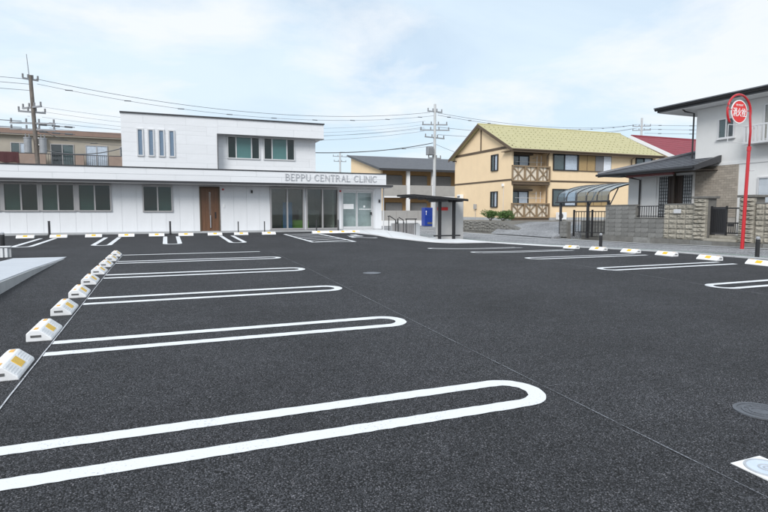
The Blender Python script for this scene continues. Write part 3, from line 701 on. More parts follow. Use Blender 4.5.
# second storey
SX0, SX1, RX, SZ0, SZ1 = -1.8, 7.23, 2.35, 3.36, 5.93
S1 = faceY(27.12); S2 = faceY(27.6)
B().box(SX0+.01, RX-.01, 27.14, 34, SZ0, SZ1).box(RX-.01, SX1-.01, 27.62, 34, SZ0, SZ1-.01).done('upper_wall', M_WCORE, cl)
slits = [(-1.17, -.89, 4.03, 5.27), (-.72, -.44, 4.03, 5.27), (-.28, 0.0, 4.03, 5.27), (.16, .44, 4.03, 5.27)]
uw = [(2.81, 4.39, 4.1, 5.2), (4.56, 6.15, 4.1, 5.2)]
def lap_panels(F, u0, u1, z0, z1, row, wid, holes, back=-.02):
    z = z0; k = 0
    while z < z1-.02:
        zt = min(z+row, z1); u = u0-(wid*.5 if k % 2 else 0)
        while u < u1-.01:
            a, c = max(u, u0), min(u+wid, u1)
            if c-a > .03:
                for r in subtract((a, c, z, zt), holes): fpiece('siding_panel', M_WHITE, cl, F, r[0]+.002, r[1]-.002, back, 0, r[2]+.0015, r[3]-.0015)
            u += wid
        z = zt; k += 1
lap_panels(S1, SX0, RX, SZ0, SZ1, .43, 1.82, slits)
lap_panels(S2, RX, SX1, SZ0, 5.19, .43, 1.82, uw)
# overhanging head above the recess
B().box(RX+.001, 7.55, 27.14, 34, 5.22, SZ1-.004).done('overhang_core', M_WCORE, cl)
lap_panels(S1, RX, 7.55, 5.215, SZ1, .36, 1.82, [])
B().box(RX, 7.55, 27.12, 27.59, 5.196, 5.214).done('overhang_soffit', M_ALUW, cl)
B().box(RX-.02, 7.56, 27.085, 27.13, 5.185, 5.215).box(RX-.035, RX-.0, 27.085, 27.13, 3.5, 5.215).done('recess_trim', M_DARKM, cl)
B().box(SX0-.03, 7.58, 27.06, 34.05, SZ1, SZ1+.055).done('roof_cap', M_DARKM, cl)
for w in slits: window(cl, S1, *w, (), M_ALUW, M_GLASSF, .055, .05, .012, back=mat('slit_blue', (.20, .28, .38), .5))
for w in uw: window(cl, S2, *w, (.27, .74), M_ALUW, M_GLASS, .055, .05, .012, back=[M_BACK, mat('teal_sky_reflection', (.30, .46, .50), .6), M_BACK])  # middle pane: sky reflection painted as teal on the backing sheet

# ------------------------------------------------------------------ low wall, handrails, shelter
zz = .16
lw = thing('low_wall', 'low ribbed grey wall beside the entrance handrails', 'wall', (11.5, 25.95, zz))
B().box(10.85, 12.35, 25.95, 26.1, 0, .92).done('core', M_CONC2, lw)
for i in range(12): piece('rib', M_ALU, lw, 10.86+i*.124, 10.955+i*.124, 25.925, 25.95, zz, .9)
B().box(12.1, 12.4, 25.85, 26.15, 0, .88).done('end_block', M_CONC, lw)
def rail(pts, posts, label):
    t = thing('handrail', label, 'handrail', (posts[0][0], posts[0][1], zg(*posts[0][:2])), 'black handrails by the clinic entrance')
    B().tube(pts, .024, 8).done('rail', M_BLACK, t)
    for x, y, zt in posts: B().tube([(x, y, zg(x, y)), (x, y, zt)], .022, 8).done('post', M_BLACK, t)
rail([(10.5, 25.7, 1.28), (10.6, 25.7, 1.3), (10.95, 25.7, 1.08), (10.98, 25.7, .9)], [(10.56, 25.7, 1.29), (10.93, 25.7, 1.09)], 'short black handrail sloping down next to the clinic corner')
rail([(11.05, 25.75, .9), (11.08, 25.75, 1.15), (11.15, 25.75, 1.22), (11.4, 25.75, 1.08), (11.43, 25.75, .9)], [(11.1, 25.75, 1.17), (11.4, 25.75, 1.09)], 'curved black handrail between the sloping and the level rail')
rail([(11.45, 25.6, 1.14), (12.1, 25.6, 1.14)], [(11.5, 25.6, 1.14), (12.02, 25.6, 1.14)], 'level black handrail on two posts before the ribbed wall')

shx0, shx1, shy = 12.6, 13.4, 24.0; zs = .12
sh = thing('bicycle_shelter', 'black steel shelter with flat cantilever roof on two posts', 'shelter', (13, 24, zs))
for x in (shx0, shx1): B().box(x-.07, x+.07, shy-.06, shy+.06, zs-.05, 2.06).done('post', M_BLACK, sh, bevel=.008)
q = [(10.8, 23.2, 2.34), (13.72, 23.2, 2.14), (13.72, 25.2, 2.16), (10.8, 25.2, 2.36)]
B().slab(q, .09).done('roof', M_BLACK, sh)
B().slab([(10.8, 23.16, 2.325), (13.74, 23.16, 2.125), (13.74, 23.23, 2.125), (10.8, 23.23, 2.325)], .10).done('front_beam', M_BLACK, sh)
for x, zt in ((shx0, 2.15), (shx1, 2.1)): B().box(x-.05, x+.05, 23.25, 25.15, 2.0, zt).done('cross_beam', M_BLACK, sh)
for i in range(6):
    x = 10.95+i*.5; zt = 2.34-(x-10.8)*.0685-.03; piece('purlin', M_BLACK, sh, x-.02, x+.02, 23.25, 25.15, zt-.11, zt-.055)
B().tube([(12.25, 23.95, zs+.2), (13.75, 23.95, zs+.2)], .035, 8).done('ground_rail', M_BLACK, sh)
gw = thing('concrete_screen', 'pale grey concrete screen wall standing behind the black shelter posts', 'wall', (13.5, 24.6, zs))
for i in range(2): B().box(12.72+i*.76, 13.475+i*.76, 24.5, 24.65, 0, 2.06).done('panel', M_CONC2 if False else mat('screen_grey', (.46, .455, .45), .8, .05, 2, .1, 60), gw)
B().box(12.70, 14.26, 24.47, 24.68, 2.062, 2.10).done('cap', M_DARKM, gw)
rs = thing('red_plate', 'red sign plate on the grey screen between the shelter posts', 'sign', (13, 24.49, 1.6))
B().box(12.72, 13.32, 24.47, 24.495, 1.58, 1.74).done('plate', M_REDS, rs)

# ------------------------------------------------------------------ fire hydrant sign
hx, hy = 18.95, 13.06; hz = zg(hx, hy)
hs = thing('hydrant_sign', 'tall red sign post with hooped top holding a round red sign', 'sign', (hx, hy, hz))
mt = onY(749.0, 148, hy); mtz = mt.z; hoff = mt.x-hx
B().tube([(hx, hy, hz-.1), (hx+hoff*.5, hy, (hz+mtz)/2), (hx+hoff, hy, mtz)], .062, 14, .055).done('post', M_RED, hs)
rr = .58; cz0 = 4.95; cx0 = onY(739, 113, hy).x
arc = [(mt.x, hy, mtz-.02), (mt.x+.03, hy, 4.3)]+[(cx0+rr*math.cos(t), hy, cz0+rr*math.sin(t)) for t in [R_(-12+i*9) for i in range(27)]]
B().tube(arc, .038, 12).done('hoop', M_RED, hs, smooth=True)
B().tube([(mt.x-.005, hy, mtz-.1), (mt.x+.005, hy, mtz+.05)], .068, 14).done('collar', M_RED, hs)
n = 48; sr_ = .40
def vdisc(r, y0, y1): return B().prism([(cx0+r*math.cos(2*math.pi*k/n), y0, cz0+r*math.sin(2*math.pi*k/n)) for k in range(n)], (0, 0, 0), (0, y1-y0, 0))
sd = vdisc(sr_, hy-.012, hy+.012).done('sign_disc', M_SIGNW, hs)
vdisc(sr_-.035, hy-.015, hy-.0125).done('red_face', M_REDS, sd)
text_obj('sign_characters', '消火栓', .28, M_SIGNW, (cx0, hy-.018, cz0-.02), (R_(90), 0, 0), hs, width=.66, height=.30, extrude=.002, bold=.004)
text_obj('sign_lettering', 'FIRE HYDRANT', .1, M_SIGNW, (cx0, hy-.018, cz0+.22), (R_(90), 0, 0), hs, width=.36, height=.065, extrude=.002)
for s in (-1, 1): B().tube([(cx0+s*sr_*.95, hy, cz0+.05), (cx0+s*(rr-.02), hy, cz0+.06)], .018, 8).done('bracket', M_RED, hs)
fr = [(cx0-.5, cz0-1.06), (cx0+.5, cz0-1.06), (cx0+.5, cz0-.46), (cx0-.5, cz0-.46)]
b = B()
for (a, c), (d, e) in zip(fr, fr[1:]+fr[:1]): b.tube([(a, hy, c), (d, hy, e)], .012, 6)
b.done('plate_frame', M_ALUW, hs)
B().tube([(hx+.1, hy-.06, 2.95), (hx+.32, hy-.06, 2.97)], .02, 6).done('clamp', M_ALUW, hs)

# ------------------------------------------------------------------ garden walls of the house across the road
def block_mesh(rough, seed):
    rnd = random.Random(seed); b = B(); nx, nz = 6, 4; v = []
    for j in range(nz+1):
        for i in range(nx+1):
            e = (i in (0, nx)) or (j in (0, nz)); v.append((i/nx, -(0 if e else rough*(.25+1.1*rnd.random())), j/nz))
    f = [(j*(nx+1)+i, j*(nx+1)+i+1, (j+1)*(nx+1)+i+1, (j+1)*(nx+1)+i) for j in range(nz) for i in range(nx)]
    b.add(v, f); o = len(v)
    b.v += [(0, 1, 0), (1, 1, 0), (1, 1, 1), (0, 1, 1)]
    bt = list(range(nx+1)); tp = [nz*(nx+1)+i for i in range(nx+1)]; lf = [j*(nx+1) for j in range(nz+1)]; rg = [j*(nx+1)+nx for j in range(nz+1)]
    b.f += [tuple(bt[::-1]+[o, o+1]), tuple(tp+[o+2, o+3]), tuple(lf+[o+3, o]), tuple(rg[::-1]+[o+1, o+2]), (o, o+3, o+2, o+1)]
    return b.mesh('block')
BLK = {}
def blocks(root, X, y0, y1, z0, z1, m, bw, bh, rough, depth=.05, key='a', stagger=False, name='block'):
    ms = BLK.setdefault((key, m.name), [block_mesh(rough, s) for s in range(8)])
    for me in ms:
        if not me.materials: me.materials.append(m)
    rows = max(1, int(round((z1-z0)/bh))); h = (z1-z0)/rows
    for r in range(rows):
        y = y0-(bw/2 if (r % 2 and stagger) else 0)
        while y < y1-.02:
            a, c = max(y, y0), min(y+bw, y1)
            if c-a > .05:
                o = bpy.data.objects.new(name, random.choice(ms)); COL.objects.link(o); o.parent = root
                o.rotation_euler = (0, 0, R_(-90))
                o.location = Vector((X-depth, c-.006, z0+r*h+.005))-root.location; o.scale = (c-a-.012, depth*2, h-.01)
            y += bw
WX = 20.0; WB = .36
def gwall(y0, y1, ztop, m, label, bw=.4, bh=.2, rough=.12, X=WX, zb=WB, cap=True):
    t = thing('garden_wall', label, 'wall', (X+.1, (y0+y1)/2, zb))
    B().box(X-.02, X+.14, y0, y1, zb-.3, ztop).done('core', M_MORTD, t)
    blocks(t, X, y0, y1, zb, ztop, m, bw, bh, rough)
    if cap: 
        n = max(1, int((y1-y0)/.6)); s = (y1-y0)/n
        for i in range(n): piece('coping', M_MORTD if m is M_BLOCK else M_BLOCK, t, X-.075, X+.17, y0+i*s+.003, y0+(i+1)*s-.003, ztop, ztop+.045)
    return t
gwall(18.78, 20.62, 1.80, M_BLOCK, 'tall grey block wall next to the carport', rough=.03)
gwall(17.24, 18.775, 1.22, M_BLOCK, 'low grey block wall topped by a black fence', rough=.03)
nw = gwall(15.80, 17.235, 1.81, M_BLOCKB, 'beige rock faced block wall with a small name plate', rough=.4)
B().box(WX-.135, WX-.11, 16.35, 16.7, 1.45, 1.62).done('name_plate', M_ALUW, nw)
gwall(9.0, 13.31, 1.80, M_BLOCKB, 'beige rock faced wall beyond the gate on the red post side', rough=.5)
def pillar(y0, y1, label):
    t = thing('gate_pillar', label, 'pillar', (WX, (y0+y1)/2, WB), 'gate pillars')
    B().box(WX-.06, WX+.5, y0+.03, y1-.03, WB-.3, 2.04).done('core', M_MORTD, t)
    blocks(t, WX-.06, y0, y1, WB, 2.03, M_BLOCKB, y1-y0, .167, .6, .06, 'p', False)
    B().box(WX-.18, WX+.56, y0-.07, y1+.07, 2.04, 2.13).done('cap', M_MORTD, t, bevel=.015)
pillar(15.23, 15.79, 'stacked stone gate pillar beside the wall with the name plate')
pillar(13.33, 13.89, 'stacked stone gate pillar behind the red sign post')
ft = thing('footing_kerb', 'dark concrete footing running under the garden walls', 'kerb', (19.85, 16, .2))
for i in range(12): B().box(19.75, 19.98, 9+i*.97, 9+i*.97+.962, .0, .36).done('footing_block', M_MORTD if i % 3 else M_BLOCK, ft)
st = thing('gate_steps', 'weathered concrete steps leading up to the black gate', 'steps', (20.2, 14.5, .2))
B().box(19.78, 20.6, 13.9, 15.22, .362, .46).done('step', M_BLOCKB, st, bevel=.01); B().box(20.1, 20.9, 13.9, 15.22, .461, .58).done('step', M_BLOCKB, st, bevel=.01)
def bars(root, X, y0, y1, z0, z1, step, r=.011, name='bar'):
    n = int((y1-y0)/step)
    for i in range(1, n): piece(name, M_BLACK, root, X-r, X+r, y0+(y1-y0)*i/n-r, y0+(y1-y0)*i/n+r, z0, z1)
fe = thing('wall_fence', 'black barred fence on the low grey block wall', 'fence', (WX+.05, 18, 1.27))
B().box(WX+.03, WX+.07, 17.25, 18.76, 1.74, 1.78).box(WX+.03, WX+.07, 17.25, 18.76, 1.30, 1.335).done('rails', M_BLACK, fe)
bars(fe, WX+.05, 17.25, 18.76, 1.27, 1.76, .125)
ga = thing('garden_gate', 'black double gate with one solid leaf and one barred leaf between pillars', 'gate', (WX+.2, 14.6, .5))
sl = B().box(WX+.18, WX+.22, 14.62, 15.2, .62, 1.70).done('solid_leaf', M_DARKM, ga)
for i in range(7): piece('gate_board', M_BLACK, sl, WX+.165, WX+.18, 14.66+i*.074, 14.72+i*.074, .70, 1.62)
B().box(WX+.16, WX+.23, 14.57, 14.615, .58, 1.74).box(WX+.16, WX+.23, 15.19, 15.225, .58, 1.74).done('gate_post', M_BLACK, ga)
ol = B().box(WX+.18, WX+.22, 13.9, 14.56, 1.62, 1.67).done('barred_leaf', M_BLACK, ga)
for zz0 in (1.05, .66): piece('gate_rail', M_BLACK, ol, WX+.18, WX+.22, 13.9, 14.56, zz0, zz0+.05)
bars(ol, WX+.2, 13.9, 14.56, .7, 1.05, .075, .01); bars(ol, WX+.2, 13.9, 14.56, 1.1, 1.62, .33, .008)
B().box(WX+.14, WX+.24, 14.3, 14.5, .95, 1.04).done('latch', M_BLACK, ga)

# carport wall and gate left of the tall wall
cw = gwall(20.9, 23.7, .98, M_BLOCK, 'low mossy block wall below the carport', rough=.03, X=21.3, zb=.2)
pl = thing('gate_post_block', 'short block pier where the carport wall meets the road', 'pillar', (20.2, 23.6, .2))
B().box(20.02, 20.28, 23.42, 23.9, 0, .98).done('core', M_MORTD, pl); blocks(pl, 20.0, 23.4, 23.92, .15, 1.0, M_BLOCK, .26, .2, .1)
cg = thing('carport_gate', 'folding black bar gate across the carport entrance', 'gate', (20.4, 22.3, .3))
B().box(20.4, 20.44, 20.75, 23.4, 1.5, 1.55).box(20.4, 20.44, 20.75, 23.4, .42, .46).done('rails', M_BLACK, cg); bars(cg, 20.42, 20.75, 23.4, .45, 1.5, .19, .012)
for y in (20.75, 22.0, 23.35): piece('upright', M_BLACK, cg, 20.38, 20.46, y-.035, y+.035, .2, 1.62)
cp = thing('carport', 'carport with curved translucent roof on dark posts', 'carport', (22, 22.5, .3))
cpp = [(20.75, 2.05), (20.78, 2.35), (20.9, 2.56), (21.3, 2.73), (21.8, 2.86), (22.3, 2.96), (22.8, 3.03), (23.3, 3.07), (23.9, 3.09), (24.4, 3.08), (24.95, 3.05)]
for y in [21.3+k*.77 for k in range(6)]: B().tube([(x, y, z) for x, z in cpp], .035, 8).done('arch_rib', M_DARKM, cp)
for a in range(5):
    y0 = 21.3+a*.77+.045
    for i in range(0, 10, 2):
        v = [(x, y, z) for y in (y0, y0+.68) for x, z in cpp[i:i+3]]
        bb = B(); bb.add(v, [(0, 1, 4, 3), (1, 2, 5, 4)]); bb.add([(x, y, z+.008) for x, y, z in v], [(0, 1, 4, 3), (1, 2, 5, 4)]); bb.done('roof_panel', M_POLY, cp)
B().tube([(20.75, 21.25, 2.05), (20.75, 25.25, 2.05)], .05, 8).done('gutter_beam', M_DARKM, cp)
B().tube([(23.3, 21.25, 3.04), (23.3, 25.25, 3.04)], .04, 8).done('ridge_beam', M_DARKM, cp)
for y in (21.4, 22.85, 25.0): B().box(20.84, 20.95, y-.055, y+.055, .1, 2.1).done('post', M_DARKM, cp)
for y in (21.4, 22.85, 25.0): B().tube([(20.9, y, 1.7), (21.5, y, 2.72)], .03, 6).done('brace', M_DARKM, cp)

# ------------------------------------------------------------------ right house
rh = thing('stucco_house', 'two storey pale stucco house with dark eaves and a brick tiled panel', 'house', (24, 13, .3))
HF = faceX(22.0)
b = B().box(22.0, 30, 4, 17.5, 0, 3.52).done('lower_wall', M_HOUSEW, rh)
B().box(22.0, 30, 4, 17.5, 3.521, 6.02).done('upper_wall', M_HOUSE, rh)
B().fbox(HF, 4, 17.53, -.05, .03, 3.48, 3.60).done('belt_course', M_HOUSEW, rh)
# brick tile panel, bricks laid singly
bp = B().fbox(HF, 15.46, 17.49, -.02, .008, .4, 3.46).done('brick_panel', M_MORT, rh)
row = 0; z = 1.28
while z < 3.42:
    y = 15.48-(.12 if row % 2 else 0)
    while y < 17.47:
        a, c = max(y, 15.48), min(y+.24, 17.47)
        if c-a > .03: fpiece('brick', M_BRICK, bp, HF, a+.004, c-.004, .008, .02+random.uniform(0, .006), z+.004, z+.096)
        y += .24
    z += .1; row += 1
# eaves
ez = 6.03
B().box(21.25, 30.8, 3, 18.85, ez, ez+.03).done('soffit', M_HOUSEW, rh)
B().box(21.2, 30.85, 2.9, 18.92, ez+.031, ez+.22).done('eave_fascia', M_DARKM, rh)
B().prism([(21.05, 2.8, ez+.2), (21.05, 2.8, ez+.25), (26, 2.8, 6.95), (26, 2.8, 6.85)], (0, 0, 0), (0, 16.2, 0)).done('roof', M_TILE, rh)
B().tube([(21.14, 2.8, ez+.17), (21.14, 18.98, ez+.17)], .07, 8).done('gutter', M_BLACK, rh)
B().tube([(21.2, 17.75, ez+.12), (21.5, 17.7, ez-.08), (21.93, 17.6, ez-.15), (21.93, 17.6, 3.9)], .035, 8).done('downpipe', M_BLACK, rh)
hw = window(rh, HF, 15.72, 16.46, 4.6, 5.45, (.5,), M_ALUW, M_GLASSF, .055, .06, .01, back=[M_BACK, M_BLIND], sill=True)
window(rh, HF, 13.3, 14.55, 4.35, 5.75, (.5,), M_ALUW, M_GLASSF, .055, .06, .01, back=mat('tan_blind', (.40, .36, .29), .8))
bal = B().fbox(HF, 12.6, 14.95, .02, .62, 4.18, 4.26).done('window_balcony', M_ALUW, rh)
B().fbox(HF, 12.6, 14.95, .58, .62, 4.86, 4.92).fbox(HF, 14.91, 14.95, .02, .58, 4.86, 4.92).done('balcony_rail', M_ALUW, bal)
for i in range(16): fpiece('baluster', M_ALUW, bal, HF, 14.86-i*.15, 14.93-i*.15, .585, .61, 4.26, 4.86)
for i in range(4): fpiece('baluster', M_ALUW, bal, HF, 14.915, 14.945, .05+i*.14, .10+i*.14, 4.26, 4.86)
window(rh, HF, 13.2, 14.66, 1.75, 2.9, (.5,), M_ALUW, M_GLASSF, .06, .05, .012, back=M_SIGNW, name='shuttered_window')
b = B()
b.done if False else None
# single storey wing with tiled hip roof
wg = thing('tiled_wing', 'single storey white wing with dark tiled hip roof and lattice windows', 'house', (22, 19, .3))
WX2 = 21.85
B().box(WX2, 26, 17.52, 21.07, 0, 3.42).box(WX2, 21.985, 17.43, 17.515, 0, 3.4).done('wall', M_HOUSEW, wg)
ex, ez2 = 20.45, 3.38
hipd = 3.0
rp0 = (ex, 21.75, ez2); rp1 = (ex, 16.3, ez2+.06); top1 = (ex+hipd, 21.75-hipd, 4.25); top0 = (21.96, 16.3, ez2+.06+.45)
def tiles(quad_fn, nu, nv, name, root, m=M_TILE):
    b = B()
    for j in range(nv):
        for i in range(nu):
            p = [quad_fn((i+.04)/nu, j/nv), quad_fn((i+.96)/nu, j/nv), quad_fn((i+.96)/nu, (j+1.1)/nv), quad_fn((i+.04)/nu, (j+1.1)/nv)]
            if None in p: continue
            p = [Vector(q) for q in p]; nrm = (p[1]-p[0]).cross(p[3]-p[0]).normalized()
            if nrm.z < 0: nrm = -nrm
            b.hexa([p[0]-nrm*.02, p[1]-nrm*.02, p[2]-nrm*.03, p[3]-nrm*.03, p[0]+nrm*.03, p[1]+nrm*.03, p[2]+nrm*.002, p[3]+nrm*.002])
    o = b.done(name, m, root); o['kind'] = 'stuff'; return o
def fq(u, v):       # front slope: trapezoid narrowing at the hip end
    v = min(v, 1.0); y_l = 21.75-hipd*v; y_r = 16.3 if v < .5 else 17.52
    y = y_l+(y_r-y_l)*u; return (ex+hipd*v, y, ez2+.06*u*(1-v)+(4.25-ez2)*v)
B().add([rp0, (ex, 16.3, ez2), (21.97, 16.3, ez2+.44), (21.97, 17.52, ez2+.44), (ex+hipd, 17.52, 4.25), top1], [(0, 1, 2, 3, 4, 5)]).add([rp0, top1, (26, 21.75-hipd, 4.25), (26, 21.75, ez2)], [(0, 1, 2, 3)]).done('roof_deck', M_TILE, wg)
tiles(fq, 22, 11, 'roof_tiles', wg)
B().tube([(ex, 21.75, ez2+.04), (ex+hipd, 21.75-hipd, 4.3)], .09, 8).done('hip_ridge', M_TILE, wg)
B().tube([(ex+hipd, 21.75-hipd, 4.3), (ex+hipd, 17.5, 4.3)], .1, 8).done('top_ridge', M_TILE, wg)
B().hexa([(ex-.02, 16.24, ez2-.14), (21.98, 16.24, ez2+.26), (21.98, 16.36, ez2+.26), (ex-.02, 16.36, ez2-.14), (ex-.02, 16.24, ez2+.08), (21.98, 16.24, ez2+.54), (21.98, 16.36, ez2+.54), (ex-.02, 16.36, ez2+.08)]).done('bargeboard', M_DARKM, wg)
B().box(ex+.0, ex+.05, 16.37, 21.75, ez2-.13, ez2-.01).done('eave_fascia', M_DARKM, wg)
B().box(ex+.06, 21.99, 16.37, 21.7, ez2-.10, ez2-.07).done('soffit', M_DKB, wg)
B().box(ex+.12, ex+.2, 17.4, 20.0, ez2-.24, ez2-.11).done('red_trim', mat('dark_red_trim', (.09, .02, .02), .6), wg)
B().tube([(ex-.04, 16.3, ez2-.03), (ex-.04, 21.8, ez2-.03)], .055, 8).done('gutter', M_BLACK, wg)
B().tube([(ex+.0, 20.4, ez2-.08), (21.3, 20.35, ez2-.22), (WX2-.07, 20.3, ez2-.3), (WX2-.07, 20.3, .4)], .04, 8).done('downpipe', M_BLACK, wg)
B().box(WX2-.04, WX2, 19.35, 20.19, 1.0, 3.16).done('white_panel', M_HOUSEW, wg)
M_LATB = mat('lattice_backing', (.42, .44, .46), .7)
for y0, y1 in ((18.68, 19.15), (17.46, 17.88)):
    lt = B().box(WX2-.035, WX2-.002, y0, y1, .9, 3.16).done('lattice_window', M_LATB, wg)
    for i in range(5): piece('lattice_bar', M_BLACK, lt, WX2-.06, WX2-.035, y0+(y1-y0)*i/4-.010, y0+(y1-y0)*i/4+.010, .9, 3.16)
    for i in range(15): piece('lattice_bar', M_BLACK, lt, WX2-.075, WX2-.061, y0, y1, .95+i*.15, .972+i*.15)
dr = B().box(WX2-.045, WX2-.002, 17.9, 18.66, .6, 3.16).done('entrance_door', mat('dark_brown_door', (.045, .03, .025), .5), wg)
for i in range(6): piece('door_slat', M_DKB, dr, WX2-.065, WX2-.046, 17.92+i*.125, 17.95+i*.125, .65, 3.1)
B().box(WX2-.2, WX2-.11, 18.22, 18.31, .3, 3.28).done('porch_post', M_DKB, wg)

# ------------------------------------------------------------------ yellow apartment block
tz = .86
terr = struct(B().box(21.55, 60, 31.5, 38.8, -.2, tz).done('terrace', M_SOIL))
struct(B().box(19.7, 60, 38.82, 53.5, -.1, .075).done('paved_yard', M_ROAD))
drv = struct(B().add([(19.8, 24.4, .09), (19.8, 30.5, .09), (23.6, 33.9, tz+.01), (23.6, 24.4, tz*.75), (50, 24.4, tz*.8), (50, 33.9, tz+.01), (19.8, 24.4, -.1), (23.6, 24.4, -.1), (50, 24.4, -.1)], [(0, 3, 2, 1), (3, 4, 5, 2), (0, 6, 7, 3), (3, 7, 8, 4)]).done('driveway', M_ROAD))
sw = thing('stone_wall', 'low rubble stone retaining wall below the yellow apartment block', 'wall', (21.2, 34, .1))
swtop = lambda y: .12+min(1, max(0, (y-27.8)/3.6))*.72
b = B(); vs_ = []
ys_ = rng(27.9, 38.8, .5)
for y in ys_: vs_ += [(21.05, y, 0), (21.05, y, swtop(y)-.03), (21.6, y, swtop(y)-.03), (21.6, y, 0)]
b.add(vs_, [(4*j+k, 4*j+(k+1) % 4, 4*j+4+(k+1) % 4, 4*j+4+k) for j in range(len(ys_)-1) for k in range(4)]); b.done('core', M_MORTD, sw)
b = B(); y = 27.95
rnd = random.Random(3)
while y < 38.5:
    w = rnd.uniform(.22, .45); z = .1
    while z < swtop(y)-.06:
        h = min(rnd.uniform(.15, .28), swtop(y)-z); o = rnd.uniform(.02, .08); j = lambda: rnd.uniform(-.03, .03)
        c = [(21.06, y+.02, z+.02), (21.06, y+w-.02, z+.02), (21.06, y+w-.02, z+h-.02), (21.06, y+.02, z+h-.02)]
        f = [(21.06-o, a[1]+(.05 if i in (0, 3) else -.05)+j(), a[2]+(.04 if i < 2 else -.04)+j()*.5) for i, a in enumerate(c)]
        b.add(c+f, [(4, 5, 6, 7), (0, 1, 5, 4), (1, 2, 6, 5), (2, 3, 7, 6), (3, 0, 4, 7)]); z += h
    y += w
o = b.done('stones', M_STONE, sw); o['kind'] = 'stuff'

ya = thing('yellow_apartment', 'cream yellow two storey apartment block with green roof and lattice balconies', 'building', (31, 38, tz))
AX0, AX1, AY0, AY1, RY = 23.8, 38.1, 34.0, 42.5, 38.25
EZ = 6.28; RZ = 8.45; AB = 1.08
GF = faceX(AX0); AF = faceY(AY0)
REC = .9   # recess depth for balconies
BX1 = 27.2
B().prism([(AX0, AY0+REC, AB), (AX0, AY1, AB), (AX0, AY1, EZ), (AX0, RY, RZ-.1), (AX0, AY0+REC, EZ+.51*REC-.03)], (0, 0, 0), (BX1-AX0, 0, 0)).done('gable_wall', M_YEL, ya)
B().prism([(AX0, AY0, AB), (AX0, AY0+REC-.002, AB), (AX0, AY0+REC-.002, EZ+.51*REC-.03), (AX0, AY0, EZ)], (0, 0, 0), (.16, 0, 0)).done('gable_wing', M_YEL, ya)
B().prism([(BX1+.001, AY0, AB), (BX1+.001, AY1, AB), (BX1+.001, AY1, EZ), (BX1+.001, RY, RZ-.1), (BX1+.001, AY0, EZ)], (0, 0, 0), (AX1-BX1, 0, 0)).done('front_wall', M_YEL, ya)
B().box(AX0-.04, AX1+.04, AY0-.03, AY1+.03, -.05, AB-.002).done('foundation', M_CONC2, ya)
# bands
B().fbox(GF, AY0-.03, AY1, -.02, .03, 3.84, 3.97).done('belt_course', M_BAND, ya)
B().fbox(AF, BX1+.05, AX1, -.02, .03, 3.80, 3.93).done('belt_course', M_BAND, ya)
B().fbox(GF, AY0-.1, AY1+.1, -.02, .04, EZ-.02, EZ+.16).done('gable_band', M_BAND, ya)
B().fbox(GF, RY-.07, RY+.07, -.02, .035, EZ+.161, RZ-.2).done('gable_post', M_BAND, ya)
# roof: two slopes with lapped courses, verge boards, ridge, snow guards
ov = .55; gx0, gx1 = AX0-.35, AX1+.35
sl_ = (RZ-EZ)/(RY-AY0); ey0 = AY0-ov; ezv = EZ-ov*sl_+.12
roof = B()
for s in (1, -1):
    q = [(gx0, RY-s*(RY-ey0), ezv), (gx1, RY-s*(RY-ey0), ezv), (gx1, RY, RZ+.1), (gx0, RY, RZ+.1)]
    roof.slab(q, .1)
rf = roof.done('roof', M_GRNROOF, ya)
nr = 17; b = B()
for k in range(nr):
    t0, t1 = k/nr, (k+1.08)/nr
    P0 = lambda x, t, h: (x, ey0+(RY-ey0)*min(t, 1), ezv+(RZ+.1-ezv)*min(t, 1)+h)
    b.hexa([P0(gx0+.02, t0, .002), P0(gx1-.02, t0, .002), P0(gx1-.02, t1, -.01), P0(gx0+.02, t1, -.01), P0(gx0+.02, t0, .03), P0(gx1-.02, t0, .03), P0(gx1-.02, t1, .006), P0(gx0+.02, t1, .006)])
b.done('shingle_courses', M_GRNROOF, rf)['kind'] = 'stuff'
b = B()
for k in range(1, nr, 2):
    for i in range(34):
        x = gx0+.3+i*.43+(.2 if k % 4 == 1 else 0); t = k/nr
        if x < gx1-.2 and random.random() < .9: 
            p = P0(x, t, .03); b.box(p[0]-.035, p[0]+.035, p[1]-.02, p[1]+.02, p[2]-.01, p[2]+.03)
b.done('snow_guards', mat('olive_metal', (.30, .29, .15), .5), rf)['kind'] = 'stuff'
B().tube([(gx0, RY, RZ+.12), (gx1, RY, RZ+.12)], .08, 8).done('ridge_cap', M_GRNROOF, rf)
for x in (gx0-.04, gx1):
    for s in (1, -1):
        y0 = RY-s*(RY-ey0); b = B().hexa([(x, y0, ezv-.22), (x+.04, y0, ezv-.22), (x+.04, RY, RZ-.13), (x, RY, RZ-.13), (x, y0, ezv+.02), (x+.04, y0, ezv+.02), (x+.04, RY, RZ+.12), (x, RY, RZ+.12)]).done('verge_board', M_BAND, ya)
B().box(gx0, gx1, ey0-.04, ey0, ezv-.22, ezv+.0).done('eave_board', M_BAND, ya)
B().box(gx0, gx1, ey0, AY0+REC, ezv-.14, ezv-.11).done('soffit', M_BAND, ya)
B().tube([(gx0, ey0-.08, ezv-.04), (gx1, ey0-.08, ezv-.04)], .06, 8).done('gutter', M_BAND, ya)
for x in (26.95, 35.4): B().tube([(x, ey0, ezv-.1), (x, AY0-.1, ezv-.35), (x, AY0-.08, AB)], .045, 8).done('downpipe', M_BAND, ya)
